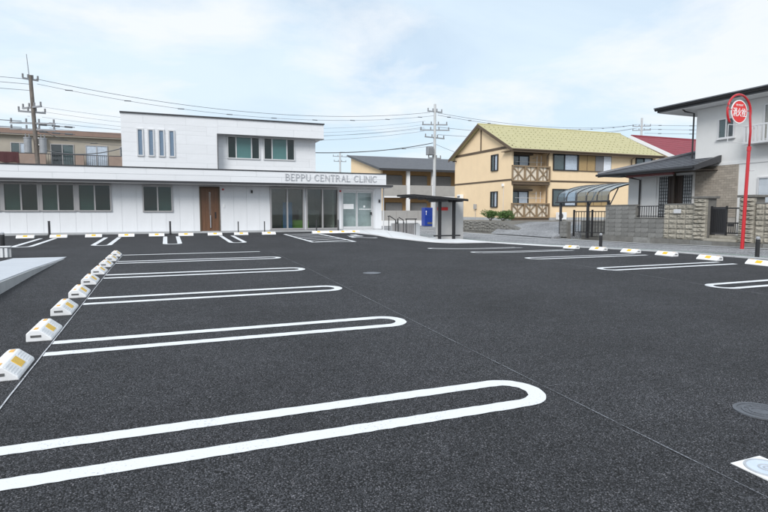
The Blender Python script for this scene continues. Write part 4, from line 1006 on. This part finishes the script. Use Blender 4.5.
# gable windows, lamps, heater
for z0, z1 in ((4.68, 5.95), (1.86, 3.1)): window(ya, GF, 35.72, 36.66, z0, z1, (.5,), M_BLACK, M_GLASSF, .07, .1, .02, back=[M_CURT, M_BLIND])
B().fbox(GF, 34.9, 35.05, .0, .14, 3.45, 3.65).done('gable_lamp', M_SIGNW, ya)
B().tube([GF(34.95, .02, 3.4), GF(34.95, .02, .95)], .02, 6).done('conduit', M_ALUW, ya)
B().tube([GF(42.2, .05, 5.95), GF(42.2, .4, 5.9)], .06, 6).done('corner_lamp', M_BLACK, ya)
wh = thing('water_heater', 'white wall mounted water heater on the yellow gable behind the shelter', 'heater', (23.5, 41.2, 1.9))
B().box(23.45, 23.78, 40.9, 41.5, 2.0, 3.0).done('casing', M_SIGNW, wh, bevel=.03); B().box(23.43, 23.449, 41.0, 41.4, 2.75, 2.88).done('exhaust', M_SLOT, wh)
b = B()
for i in range(3): b.tube([(23.7, 41.05+i*.15, 2.0), (23.7, 41.05+i*.15, 1.4)], .03, 6)
b.done('pipes', M_BLACK, wh)
mb = thing('meter_box', 'small grey meter box on the yellow gable wall', 'meter', (23.7, 38.6, 1.9))
B().box(23.66, 23.79, 38.75, 39.1, 1.75, 2.15).done('casing', M_LGREY, mb); B().tube([(23.75, 38.9, 1.75), (23.75, 38.9, .95)], .025, 6).done('pipe', M_LGREY, mb)
# balconies
RFc = faceY(AY0+REC)
for z0, z1, up in ((3.66, 4.96, True), (.95, 2.17, False)):
    bl = B().box(AX0+.02, BX1-.02, AY0-.14, AY0+REC-.01, z0-.12, z0+.1).done('balcony', M_BAND, ya)
    n = 3; seg = (BX1-AX0)/n; zt = z1
    B().fbox(AF, AX0-.05, BX1, .1, .2, zt-.1, zt).fbox(AF, AX0-.05, BX1, .1, .2, z0+.101, z0+.2).done('balcony_rail', M_BALW, bl)
    B().fbox(AF, AX0, BX1-.03, .04, .07, z0+.2, zt-.1).done('balcony_screen', mat('cream_screen', (.72, .64, .53), .8), bl)
    for i in range(n+1):
        x = AX0-.04+seg*i; fpiece('balcony_post', M_BALW, bl, AF, max(x-.05, AX0-.05), min(x+.06, BX1), .085, .215, z0+.102, zt-.001)
    for i in range(n):
        x0 = AX0+.02+seg*i; x1 = AX0-.1+seg*(i+1)
        for (a, c) in (((x0, z0+.2), (x1, zt-.1)), ((x0, zt-.1), (x1, z0+.2))):
            p = Vector(a); q = Vector(c); t_ = (q-p).normalized(); nn = Vector((-t_.y, t_.x))*.045; cs = [p-nn, q-nn, q+nn, p+nn]; off = .11 if a[1] < c[1] else .135
            B().hexa([AF(v.x, off, v.y) for v in cs]+[AF(v.x, off+.022, v.y) for v in cs]).done('lattice_brace', M_BALW, bl)
        fpiece('lattice_upright', M_BALW, bl, AF, (x0+x1)/2-.03, (x0+x1)/2+.03, .08, .108, z0+.2, zt-.1)
    window(ya, RFc, AX0+.35, 26.0, z0+.1, z0+2.15, (.5,), M_BLACK, M_GLASSF, .07, .08, .02, back=[M_BLIND, M_CURT])
    B().fbox(RFc, AX0+.2, 26.15, .0, .35, z0+2.16, z0+2.3).done('shutter_box', M_BAND, ya)
    ld = thing('laundry_bracket', 'white laundry pole bracket on the %s balcony of the yellow block' % ('upper' if up else 'lower'), 'laundry bracket', (26.4, AY0+REC-.2, z0))
    b = B()
    b.tube([(26.3, AY0+REC-.05, z0+1.95), (26.3, AY0+.3, z0+1.95)], .02, 6).tube([(24.4, AY0+.35, z0+1.62), (27.0, AY0+.35, z0+1.62)], .018, 6)
    b.done('pole', M_ALUW, ld); B().tube([(26.3, AY0+.3, z0+1.3), (26.3, AY0+.3, z0+2.1)], .02, 6).tube([(26.7, AY0+.3, z0+1.3), (26.7, AY0+.3, z0+2.1)], .02, 6).done('hook', M_ALUW, ld)
# front windows
M_TANB = mat('tan_screen', (.36, .25, .12), .8)
def fw(u0, u1, z0, z1, splits, back): return window(ya, AF, u0, u1, z0, z1, splits, M_BLACK, M_GLASSF, .08, .09, .02, back=back)
fw(27.55, 29.95, 4.68, 5.98, (.45, ), [M_BLIND, M_CURT]); 
B().fbox(AF, 29.97, 33.3, .0, .06, 4.68, 5.98).done('panel_frame', M_BAND, ya)
for i, m in enumerate((M_TANB, M_TANB, M_SHUT, M_CURT)): fpiece('wall_panel', m, ya, AF, 30.03+i*.82, 30.79+i*.82, .06, .075, 4.74, 5.92)
fw(27.55, 29.85, 1.95, 3.28, (.5, ), [M_BLIND, M_CURT])
B().fbox(AF, 29.9, 33.2, .0, .06, 1.95, 3.28).done('panel_frame', M_BAND, ya)
for i in range(4): fpiece('wall_panel', M_TANB, ya, AF, 29.96+i*.82, 30.72+i*.82, .06, .075, 2.01, 3.22)
fw(35.9, 37.7, 4.7, 6.0, (.5, ), [M_BLIND, M_CURT])
B().fbox(AF, 35.7, 37.9, .0, .3, 6.02, 6.14).done('shutter_box', M_BAND, ya)
ac = thing('air_conditioner', 'white outdoor air conditioner unit at the foot of the yellow front wall', 'air conditioner', (28.1, 33.6, tz))
B().box(27.75, 28.55, 33.45, 33.75, tz+.05, tz+.62).done('casing', M_SIGNW, ac, bevel=.02)
B().prism([(28.0+.22*math.cos(2*math.pi*k/20), 33.445, tz+.33+.22*math.sin(2*math.pi*k/20)) for k in range(20)], (0, 0, 0), (0, .004, 0)).done('fan_grille', M_SLOT, ac)
B().box(27.8, 27.9, 33.45, 33.75, tz-.02, tz+.05).box(28.4, 28.5, 33.45, 33.75, tz-.02, tz+.05).done('feet', M_SLOT, ac)
# shrubs
def shrub(p, rx, ry, rz, label, n=2600):
    t = thing('shrub', label, 'shrub', p, 'round shrubs on the terrace')
    rnd = random.Random(hash(label) % 1000 if False else int(rx*1000)); b = B(); x0, y0, z0 = p
    lobes = [(rnd.uniform(-.6, .6), rnd.uniform(-.6, .6), rnd.uniform(-.1, .6), rnd.uniform(.28, .6)) for _ in range(14)]
    for i in range(n):
        lb = rnd.choice(lobes); d = Vector((rnd.gauss(0, 1), rnd.gauss(0, 1), rnd.gauss(0, 1))).normalized()*lb[3]*rnd.random()**.25
        q = Vector((x0+rx*(lb[0]+d.x), y0+ry*(lb[1]+d.y), z0+rz*(.75+lb[2]*.9+d.z)))
        if q.z < z0+.02: continue
        a = Vector((rnd.gauss(0, 1), rnd.gauss(0, 1), rnd.gauss(0, .6))).normalized(); c = a.cross(Vector((rnd.gauss(0, 1), rnd.gauss(0, 1), rnd.gauss(0, 1)))).normalized(); s = rnd.uniform(.03, .06)
        b.add([q-a*s, q+c*s*.5, q+a*s, q-c*s*.5], [(0, 1, 2, 3)])
    b.done('foliage', M_LEAF, t)
    st_ = B()
    for k in range(6):
        a = k*1.05; st_.tube([(x0, y0, z0-.05), (x0+rx*.3*math.cos(a), y0+ry*.3*math.sin(a), z0+rz*.5), (x0+rx*.55*math.cos(a), y0+ry*.55*math.sin(a), z0+rz*1.0)], .02, 5, .008)
    st_.done('stems', M_BARK, t)
p = onX(490.5, 221, 22.5); shrub((22.5, p.y, tz-.02), .55, .8, .50, 'round green shrub nearer the middle of the yellow gable')
p = onX(503, 222, 22.6); shrub((22.6, p.y, tz-.05), .6, .85, .52, 'wide green shrub at the corner below the lattice balcony', 3000)

# ------------------------------------------------------------------ grey roofed apartment and what stands before it
ga2 = thing('grey_roof_apartment', 'two storey apartment block with grey pitched roof behind the shelter', 'building', (27, 58, .1))
GX0, GX1, GY = 21.3, 46, 54.0; G2 = faceY(GY)
B().prism([(GX0, GY+1.2, 0), (GX0, 64, 0), (GX0, 64, 8.25), (GX0, GY+1.2, 6.45)], (0, 0, 0), (GX1-GX0, 0, 0)).done('wall', M_TAN, ga2)
B().prism([(GX0-.04, GY, 0), (GX0-.04, 64, 0), (GX0-.04, 64, 8.3), (GX0-.04, GY, 6.15)], (0, 0, 0), (.2, 0, 0)).done('side_wall', M_YEL, ga2)
B().slab([(GX0-.4, GY-.6, 6.1), (GX1, GY-.6, 6.1), (GX1, 64.3, 8.5), (GX0-.4, 64.3, 8.5)], .14).done('roof', M_GRYROOF, ga2)
b = B()
for k in range(20):
    y0 = GY-.6+k*.52; z0 = 6.1+k*.52*(2.4/10.9)
    b.hexa([(GX0-.4, y0, z0+.002), (GX1, y0, z0+.002), (GX1, y0+.5, z0+.1), (GX0-.4, y0+.5, z0+.1), (GX0-.4, y0, z0+.035), (GX1, y0, z0+.035), (GX1, y0+.5, z0+.122), (GX0-.4, y0+.5, z0+.122)])
b.done('roof_courses', M_GRYROOF, ga2)['kind'] = 'stuff'
B().box(GX0-.42, GX1, GY-.64, GY-.58, 5.88, 6.12).done('eave_board', M_DARKM, ga2)
B().hexa([(GX0-.44, GY-.6, 5.9), (GX0-.4, GY-.6, 5.9), (GX0-.4, 64.3, 8.3), (GX0-.44, 64.3, 8.3), (GX0-.44, GY-.6, 6.14), (GX0-.4, GY-.6, 6.14), (GX0-.4, 64.3, 8.54), (GX0-.44, 64.3, 8.54)]).done('verge_board', M_DARKM, ga2)
WALL2 = faceY(GY+1.2)
for k in range(6):
    x0 = GX0+.4+k*3.05
    for zf in (.25, 3.25):
        window(ga2, WALL2, x0+.55, x0+2.45, zf+.1, zf+2.3, (.5,), M_DARKM, M_GLASSF, .07, .08, .02, back=M_SHUT)
        B().fbox(WALL2, x0+.5, x0+2.5, .1, .2, zf+1.05, zf+2.25).done('shutter', M_SHUT, ga2)
        B().fbox(G2, x0-.05, x0+2.55, -.05, .05, zf+.0, zf+1.15).done('balcony_panel', M_LGREY, ga2)
        B().fbox(G2, x0-.05, x0+2.9, -1.1, .04, zf-.2, zf-.02).done('balcony_slab', M_SIGNW, ga2)
    B().fbox(G2, x0+2.58, x0+2.95, -.2, .1, 0, 5.95).done('column', M_SIGNW, ga2)
fp = thing('panel_fence', 'warm grey panel fence below the grey roofed apartment block', 'fence', (22, 51.8, .1))
for i in range(5): piece('fence_panel', M_LGREY, fp, 19.6+i*1.25, 20.83+i*1.25, 51.75, 51.82, .65, 1.65)
B().box(19.6, 25.85, 51.7, 51.85, .0, .62).done('base_wall', M_SIGNW, fp)
vm_ = thing('vending_machine', 'blue drinks vending machine beside the shelter', 'vending machine', (24.6, 48.3, .1))
vx0, vx1, vy = 23.55, 24.8, 48.0
B().box(vx0, vx1, vy, vy+.75, .12, 1.93).done('cabinet', M_BLUE, vm_, bevel=.03)
B().box(vx0+.08, vx0+.24, vy-.015, vy-.001, 1.1, 1.75).done('emblem_strip', M_BLUE, vm_)
b = B(); b.box(vx0+.1, vx0+.2, vy-.022, vy-.016, 1.45, 1.62); b.box(vx0+.12, vx0+.18, vy-.022, vy-.016, 1.22, 1.40); b.done('white_emblem', M_SIGNW, vm_)
B().box(vx0+.3, vx1-.08, vy-.012, vy-.001, 1.0, 1.82).done('display_window', mat('vending_display', (.015, .05, .28), .15), vm_)
B().box(vx0+.3, vx1-.25, vy-.012, vy-.001, .3, .5).done('dispensing_slot', M_SLOT, vm_); B().box(vx1-.2, vx1-.1, vy-.012, vy-.001, .55, .8).done('coin_panel', M_SILVER, vm_)
bn = thing('recycling_bin', 'small grey recycling bin standing next to the blue vending machine', 'bin', (25.1, 48.2, .1))
B().box(24.9, 25.4, 48.0, 48.5, .08, .95).done('body', M_LGREY, bn, bevel=.04); B().tube([(25.15, 47.99, .78), (25.15, 48.02, .78)], .1, 12).done('opening', M_SLOT, bn)

# ------------------------------------------------------------------ block of flats behind the clinic
la = thing('brown_flats', 'beige block of flats with brown roof edge behind the clinic', 'building', (-12, 54, .5))
LF = faceY(50.0)
B().box(-30, -1.5, 50.55, 60, 0, 7.6).done('wall', M_BEIGE, la)
B().box(-30.3, -1.2, 50.15, 60.3, 7.6, 8.0).done('roof_edge', M_BRNF, la)
B().box(-30, -1.5, 50.2, 50.54, 7.5, 7.598).done('roof_soffit', M_BEIGE, la)
B().box(-30, -1.5, 49.9, 50.54, 4.9, 5.0).done('gallery_floor', M_LGREY, la)
L2 = faceY(50.55)
for k in range(9):
    x = -29.9+k*3.2; B().fbox(LF, x+.02, x+3.13, .01, .05, 6.051, 6.11).done('balcony_rail', M_DARKM, la)
for x0, x1 in ((-29.9, -20.0), (-19.95, -12.5), (-12.45, -8.75), (-6.7, -6.1), (-4.3, -1.5)): B().fbox(LF, x0, x1, 0, .06, 5.0, 6.05).done('balcony_panel', M_PINKB, la)
for x0, x1 in ((-8.74, -6.71), (-6.09, -4.31)):
    for i in range(13): fpiece('railing_bar', M_DARKM, la, LF, x0+(x1-x0)*i/12-.012, x0+(x1-x0)*i/12+.012, .02, .04, 5.0, 6.05)
for x0, x1, z0, z1, m in ((-8.5, -6.85, 5.15, 6.95, [M_BACK, M_BLIND]), (-6.03, -4.4, 5.15, 6.95, [M_CURT, M_CURT]), (-11.2, -9.95, 5.9, 6.95, [M_BLIND, M_CURT]), (-14.5, -12.9, 5.15, 6.95, [M_BLIND, M_CURT]), (-3.5, -2.2, 5.15, 6.95, [M_BACK, M_CURT])):
    window(la, L2, x0, x1, z0, z1, (.5,), M_ALU, M_GLASSF, .06, .06, .015, back=m)
a2 = thing('air_conditioner', 'white air conditioner hung high on the beige flats near the wooden pole', 'air conditioner', (-9, 50.7, 6.8))
B().box(-9.5, -8.75, 50.15, 50.47, 6.75, 7.35).done('casing', M_SIGNW, a2, bevel=.02)
B().prism([(-9.2+.22*math.cos(2*math.pi*k/20), 50.14, 7.05+.22*math.sin(2*math.pi*k/20)) for k in range(20)], (0, 0, 0), (0, .008, 0)).done('fan_grille', M_SLOT, a2)
B().box(-9.4, -9.3, 50.2, 50.54, 6.68, 6.745).box(-8.95, -8.85, 50.2, 50.54, 6.68, 6.745).done('bracket', M_ALU, a2)
bk = thing('bedding', 'dark red bedding airing over the balcony of the beige flats', 'bedding', (-11, 49.9, 5.5))
b = B(); pts = []
for i in range(13):
    x = -12.0+i*.12
    for yy_, z_ in ((50.02, 5.75), (50.0, 6.13), (49.96, 6.15), (49.92, 6.1), (49.88+.03*math.sin(i*1.3), 5.35+.05*math.sin(i*.9))): pts.append((x, yy_, z_))
b.add(pts, [(i*5+j, (i+1)*5+j, (i+1)*5+j+1, i*5+j+1) for i in range(12) for j in range(4)])
o = b.done('quilt', mat('dark_red_quilt', (.07, .025, .028), .9), bk); sm = o.modifiers.new('thick', 'SOLIDIFY'); sm.thickness = .04

# ------------------------------------------------------------------ red roofed house
rd = thing('red_roof_house', 'cream house with dark red roof and white verge behind the stucco house', 'house', (58, 49, .5))
X0, X1, RY2, EY, rz2, ez3 = 52.0, 72, 50.0, 43.6, 10.6, 7.55
B().prism([(X0+.5, EY+.5, 0), (X0+.5, 56, 0), (X0+.5, 56, ez3+.1), (X0+.5, RY2, rz2-.2), (X0+.5, EY+.5, ez3+.1)], (0, 0, 0), (X1-X0-1, 0, 0)).done('wall', M_YEL, rd)
for s, ye in ((1, EY), (-1, 56.4)): 
    rr2 = B().slab([(X0, ye, ez3), (X1, ye, ez3), (X1, RY2, rz2), (X0, RY2, rz2)], .12).done('roof_slope', M_REDROOF, rd)
    B().hexa([(X0-.06, ye, ez3-.4), (X0-.01, ye, ez3-.4), (X0-.01, RY2, rz2-.4), (X0-.06, RY2, rz2-.4), (X0-.06, ye, ez3+.03), (X0-.01, ye, ez3+.03), (X0-.01, RY2, rz2+.03), (X0-.06, RY2, rz2+.03)]).done('verge_board', M_SIGNW, rd)
b = B()
for k in range(14):
    t0, t1 = k/14, (k+1)/14; y = lambda t: EY+(RY2-EY)*t; z_ = lambda t: ez3+(rz2-ez3)*t
    b.hexa([(X0+.01, y(t0), z_(t0)+.002), (X1, y(t0), z_(t0)+.002), (X1, y(t1), z_(t1)+.0), (X0+.01, y(t1), z_(t1)+.0), (X0+.01, y(t0), z_(t0)+.045), (X1, y(t0), z_(t0)+.045), (X1, y(t1), z_(t1)+.01), (X0+.01, y(t1), z_(t1)+.01)])
b.done('roof_courses', M_REDROOF, rd)['kind'] = 'stuff'
B().box(X0-.05, X1, EY-.06, EY, ez3-.35, ez3+.0).done('eave_board', M_SIGNW, rd)
B().tube([(X0-.02, RY2, rz2+.05), (X1, RY2, rz2+.05)], .1, 8).done('ridge_cap', M_REDROOF, rd)

# ------------------------------------------------------------------ utility poles and cables
def upole(x, y, z1, m, label, arms, r0=.19, r1=.12, trans=0, lean=0):
    t = thing('utility_pole', label, 'utility pole', (x, y, 0))
    B().tube([(x+lean, y, -.2), (x, y, z1)], r0, 14, r1).done('mast', m, t, smooth=False)
    for z, w, dx, dy in arms:
        d = Vector((dx, dy, 0)).normalized(); a = Vector((x, y, z))-d*w*.5; c = Vector((x, y, z))+d*w*.5; pp = Vector((-d.y, d.x, 0))*.05
        ar = B().hexa([a-pp-Vector((0, 0, .05)), c-pp-Vector((0, 0, .05)), c+pp-Vector((0, 0, .05)), a+pp-Vector((0, 0, .05)), a-pp+Vector((0, 0, .05)), c-pp+Vector((0, 0, .05)), c+pp+Vector((0, 0, .05)), a+pp+Vector((0, 0, .05))]).done('crossarm', M_TRANS, t)
        for f in (.03, .36, .64, .97):
            q = a+(c-a)*f; B().tube([q+Vector((0, 0, .05)), q+Vector((0, 0, .12)), q+Vector((0, 0, .16)), q+Vector((0, 0, .28))], .055, 8).done('insulator', M_INSUL, ar)
    for k in range(trans):
        sx = -.42 if k == 0 else .42; cx_ = x+sx+lean*.4
        tr = B().tube([(cx_, y-.15, z1-4.9), (cx_, y-.15, z1-4.0)], .21, 14).tube([(cx_, y-.15, z1-4.0), (cx_, y-.15, z1-3.93)], .23, 14).done('transformer', M_TRANS, t)
        B().tube([(cx_-.1, y-.15, z1-3.93), (cx_-.1, y-.15, z1-3.7)], .04, 6).tube([(cx_+.1, y-.15, z1-3.93), (cx_+.1, y-.15, z1-3.7)], .04, 6).done('bushing', M_INSUL, tr)
    for k in range(5): B().tube([(x-r0*.9, y, 4+k*.9), (x-r0*.9-.14, y, 4+k*.9)], .012, 5).done('step_bolt', M_TRANS, t)
    return t
p = onY(28, 75, 41); zt = p.z
L_P = Vector((p.x+.12, 41, zt))
upole(L_P.x, 41, zt, M_POLEC, 'weathered utility pole with two grey transformers behind the clinic', [(zt-.25, .9, .9, .5), (zt-2.3, 1.5, 1, .2), (zt-3.0, 2.6, .95, -.15), (zt-3.4, 2.6, .95, -.15), (zt-2.0, 1.8, .7, -.7)], .15, .11, 2, .3)
tp = thing('lightning_rod', 'thin rod standing on top of the weathered utility pole', 'rod', (L_P.x, 41, zt)); B().tube([(L_P.x-.05, 41, zt-.3), (L_P.x-.15, 41, zt+1.3)], .03, 6, .02).done('rod', M_TRANS, tp)
p = onY(435, 104, 46); C_P = Vector((p.x, 46, p.z))
upole(C_P.x, 46, C_P.z, M_POLEG, 'slim galvanised utility pole standing behind the black shelter', [(C_P.z-.7, 1.6, 1, .1), (C_P.z-1.9, 2.4, 1, -.3), (C_P.z-2.4, 2.8, 1, -.3), (C_P.z-3.1, 2.4, 1, .25), (C_P.z-5.0, 1.4, 1, .1)], .17, .11, 0)
t = thing('pole_transformer', 'grey transformer box clamped to the galvanised pole', 'transformer', (C_P.x-.4, 46, C_P.z-4.4))
B().box(C_P.x-.85, C_P.x-.25, 45.7, 46.15, C_P.z-4.75, C_P.z-3.95).done('tank', M_TRANS, t, bevel=.03); b = B()
for k in range(4): b.box(C_P.x-.82+k*.15, C_P.x-.76+k*.15, 45.62, 45.7, C_P.z-4.7, C_P.z-4.05)
b.done('cooling_fins', M_TRANS, t); B().box(C_P.x-.25, C_P.x-.1, 45.9, 46.1, C_P.z-4.5, C_P.z-4.2).done('clamp', M_TRANS, t)
p = onY(642, 118, 62); F_P = Vector((p.x, 62, p.z))
upole(F_P.x, 62, F_P.z, M_POLEG, 'far utility pole rising above the red roof', [(F_P.z-1.2, 2.6, 1, -.6), (F_P.z-1.8, 2.6, 1, -.6)], .2, .14, 0)
p = onY(340, 152, 95); D_P = Vector((p.x, 95, p.z))
upole(D_P.x, 95, D_P.z, M_POLEG, 'distant utility pole over the right end of the clinic roof', [(D_P.z-.8, 2.8, 1, .1), (D_P.z-1.7, 2.4, 1, .1)], .2, .15, 0)
def cable(a, c, sag, label, r=.018, n=24, beads=0, group='overhead cables'):
    a = Vector(a); c = Vector(c); pts = [a+(c-a)*(i/n)-Vector((0, 0, sag*4*(i/n)*(1-i/n))) for i in range(n+1)]
    o = thing('overhead_cable', label, 'cable', a, group)
    r *= .8
    B().tube(pts, r, 5).done('cable', M_WIRE, o)
    if beads:
        b = B()
        for k in range(beads):
            f = (k+.5)/beads; q = a+(c-a)*f-Vector((0, 0, sag*4*f*(1-f))); d = (c-a).normalized()*.22; b.tube([q-d, q+d], r*2.6, 6)
        b.done('cable_sleeves', M_WIRE, o)['kind'] = 'stuff'
V = Vector
cable(L_P+V((.3, 0, -.2)), C_P+V((-.5, 0, -.8)), 1.15, 'upper overhead cables spanning from weathered pole to galvanised pole', .02)
cable(L_P+V((.3, .3, -.45)), C_P+V((.2, .3, -1.0)), 1.2, 'upper overhead cables spanning from weathered pole to galvanised pole', .016, beads=9)
for dz, lab in ((-2.9, 'a'), (-3.25, 'b')): cable(L_P+V((.9, 0, dz)), C_P+V((-1.1, 0, dz+.7)), .9, 'middle overhead cables spanning from weathered pole to galvanised pole', .014, group='middle cables')
cable(L_P+V((.3, .1, -3.9)), C_P+V((-.3, 0, -3.9)), .8, 'lower overhead cable spanning from weathered pole to galvanised pole', .016, beads=5)
q = onY(300, 152, 38); cable((q.x, 40, q.z+.2), C_P+V((-.2, 0, -3.6)), .35, 'thick cable rising from behind the clinic roof to the galvanised pole', .045)
for k, (dz, dy) in enumerate(((-.25, 0), (-.5, .3), (-.95, 0))): cable(L_P+V((0, dy, dz)), L_P+V((-14, -3+dy, dz+.1)), .15, 'upper cables leaving the weathered pole away from the clinic', .018, beads=3, group='upper cables beyond the weathered pole')
for k, dz in enumerate((-2.9, -3.3, -3.7)): cable(L_P+V((-.6, 0, dz)), L_P+V((-14, -3, dz+.1)), .1, 'lower cables leaving the weathered pole away from the clinic', .03, beads=5, group='lower cables beyond the weathered pole')
for k, (dz, sg) in enumerate(((-.8, .9), (-1.0, 1.0), (-2.1, .8), (-2.8, .8))): cable(C_P+V((.3, 0, dz)), F_P+V((-.8, 0, -1.0-.5*(k > 1))), sg, 'overhead cables spanning from galvanised pole to the far pole', .022, beads=14 if k == 1 else 0, group='cables over the green roof')
for k, dz in enumerate((-1.0, -1.6, -2.2)): cable(F_P+V((.6, 0, dz)), F_P+V((26, -16, dz-.4)), .3, 'overhead cables leaving the far pole toward the stucco house', .028, beads=7, group='cables beyond the far pole')
cable(C_P+V((.1, 0, -3.7)), (26.5, 42.3, 6.1), .1, 'service cable dropping from the galvanised pole to the yellow block', .02)
cable(L_P+V((.1, 0, -3.2)), (-7.2, 49.9, 7.2), .1, 'service cable dropping from the weathered pole to the flats', .03)
cable(L_P+V((.2, 0, -4.6)), (-1.9, 40, 6.0), .5, 'low drooping cable from the weathered pole toward the clinic corner', .04)

for dz, sg in ((-1.9, 1.0), (-2.2, 1.05), (-2.55, .95)): cable(L_P+V((.5, .2, dz)), C_P+V((-.9, .2, dz+.3)), sg, 'thin grey wires strung between the upper and the middle cables', .010, group='thin wires')
for k, dz in enumerate((-3.05, -3.5)):
    cable(L_P+V((.2, 0, dz)), L_P+V((2.4, -.3, dz-.12)), .02, 'short sleeved jumper wire on the weathered pole above its transformers', .03, beads=3, group='jumper wires')
bpy.context.view_layer.update()
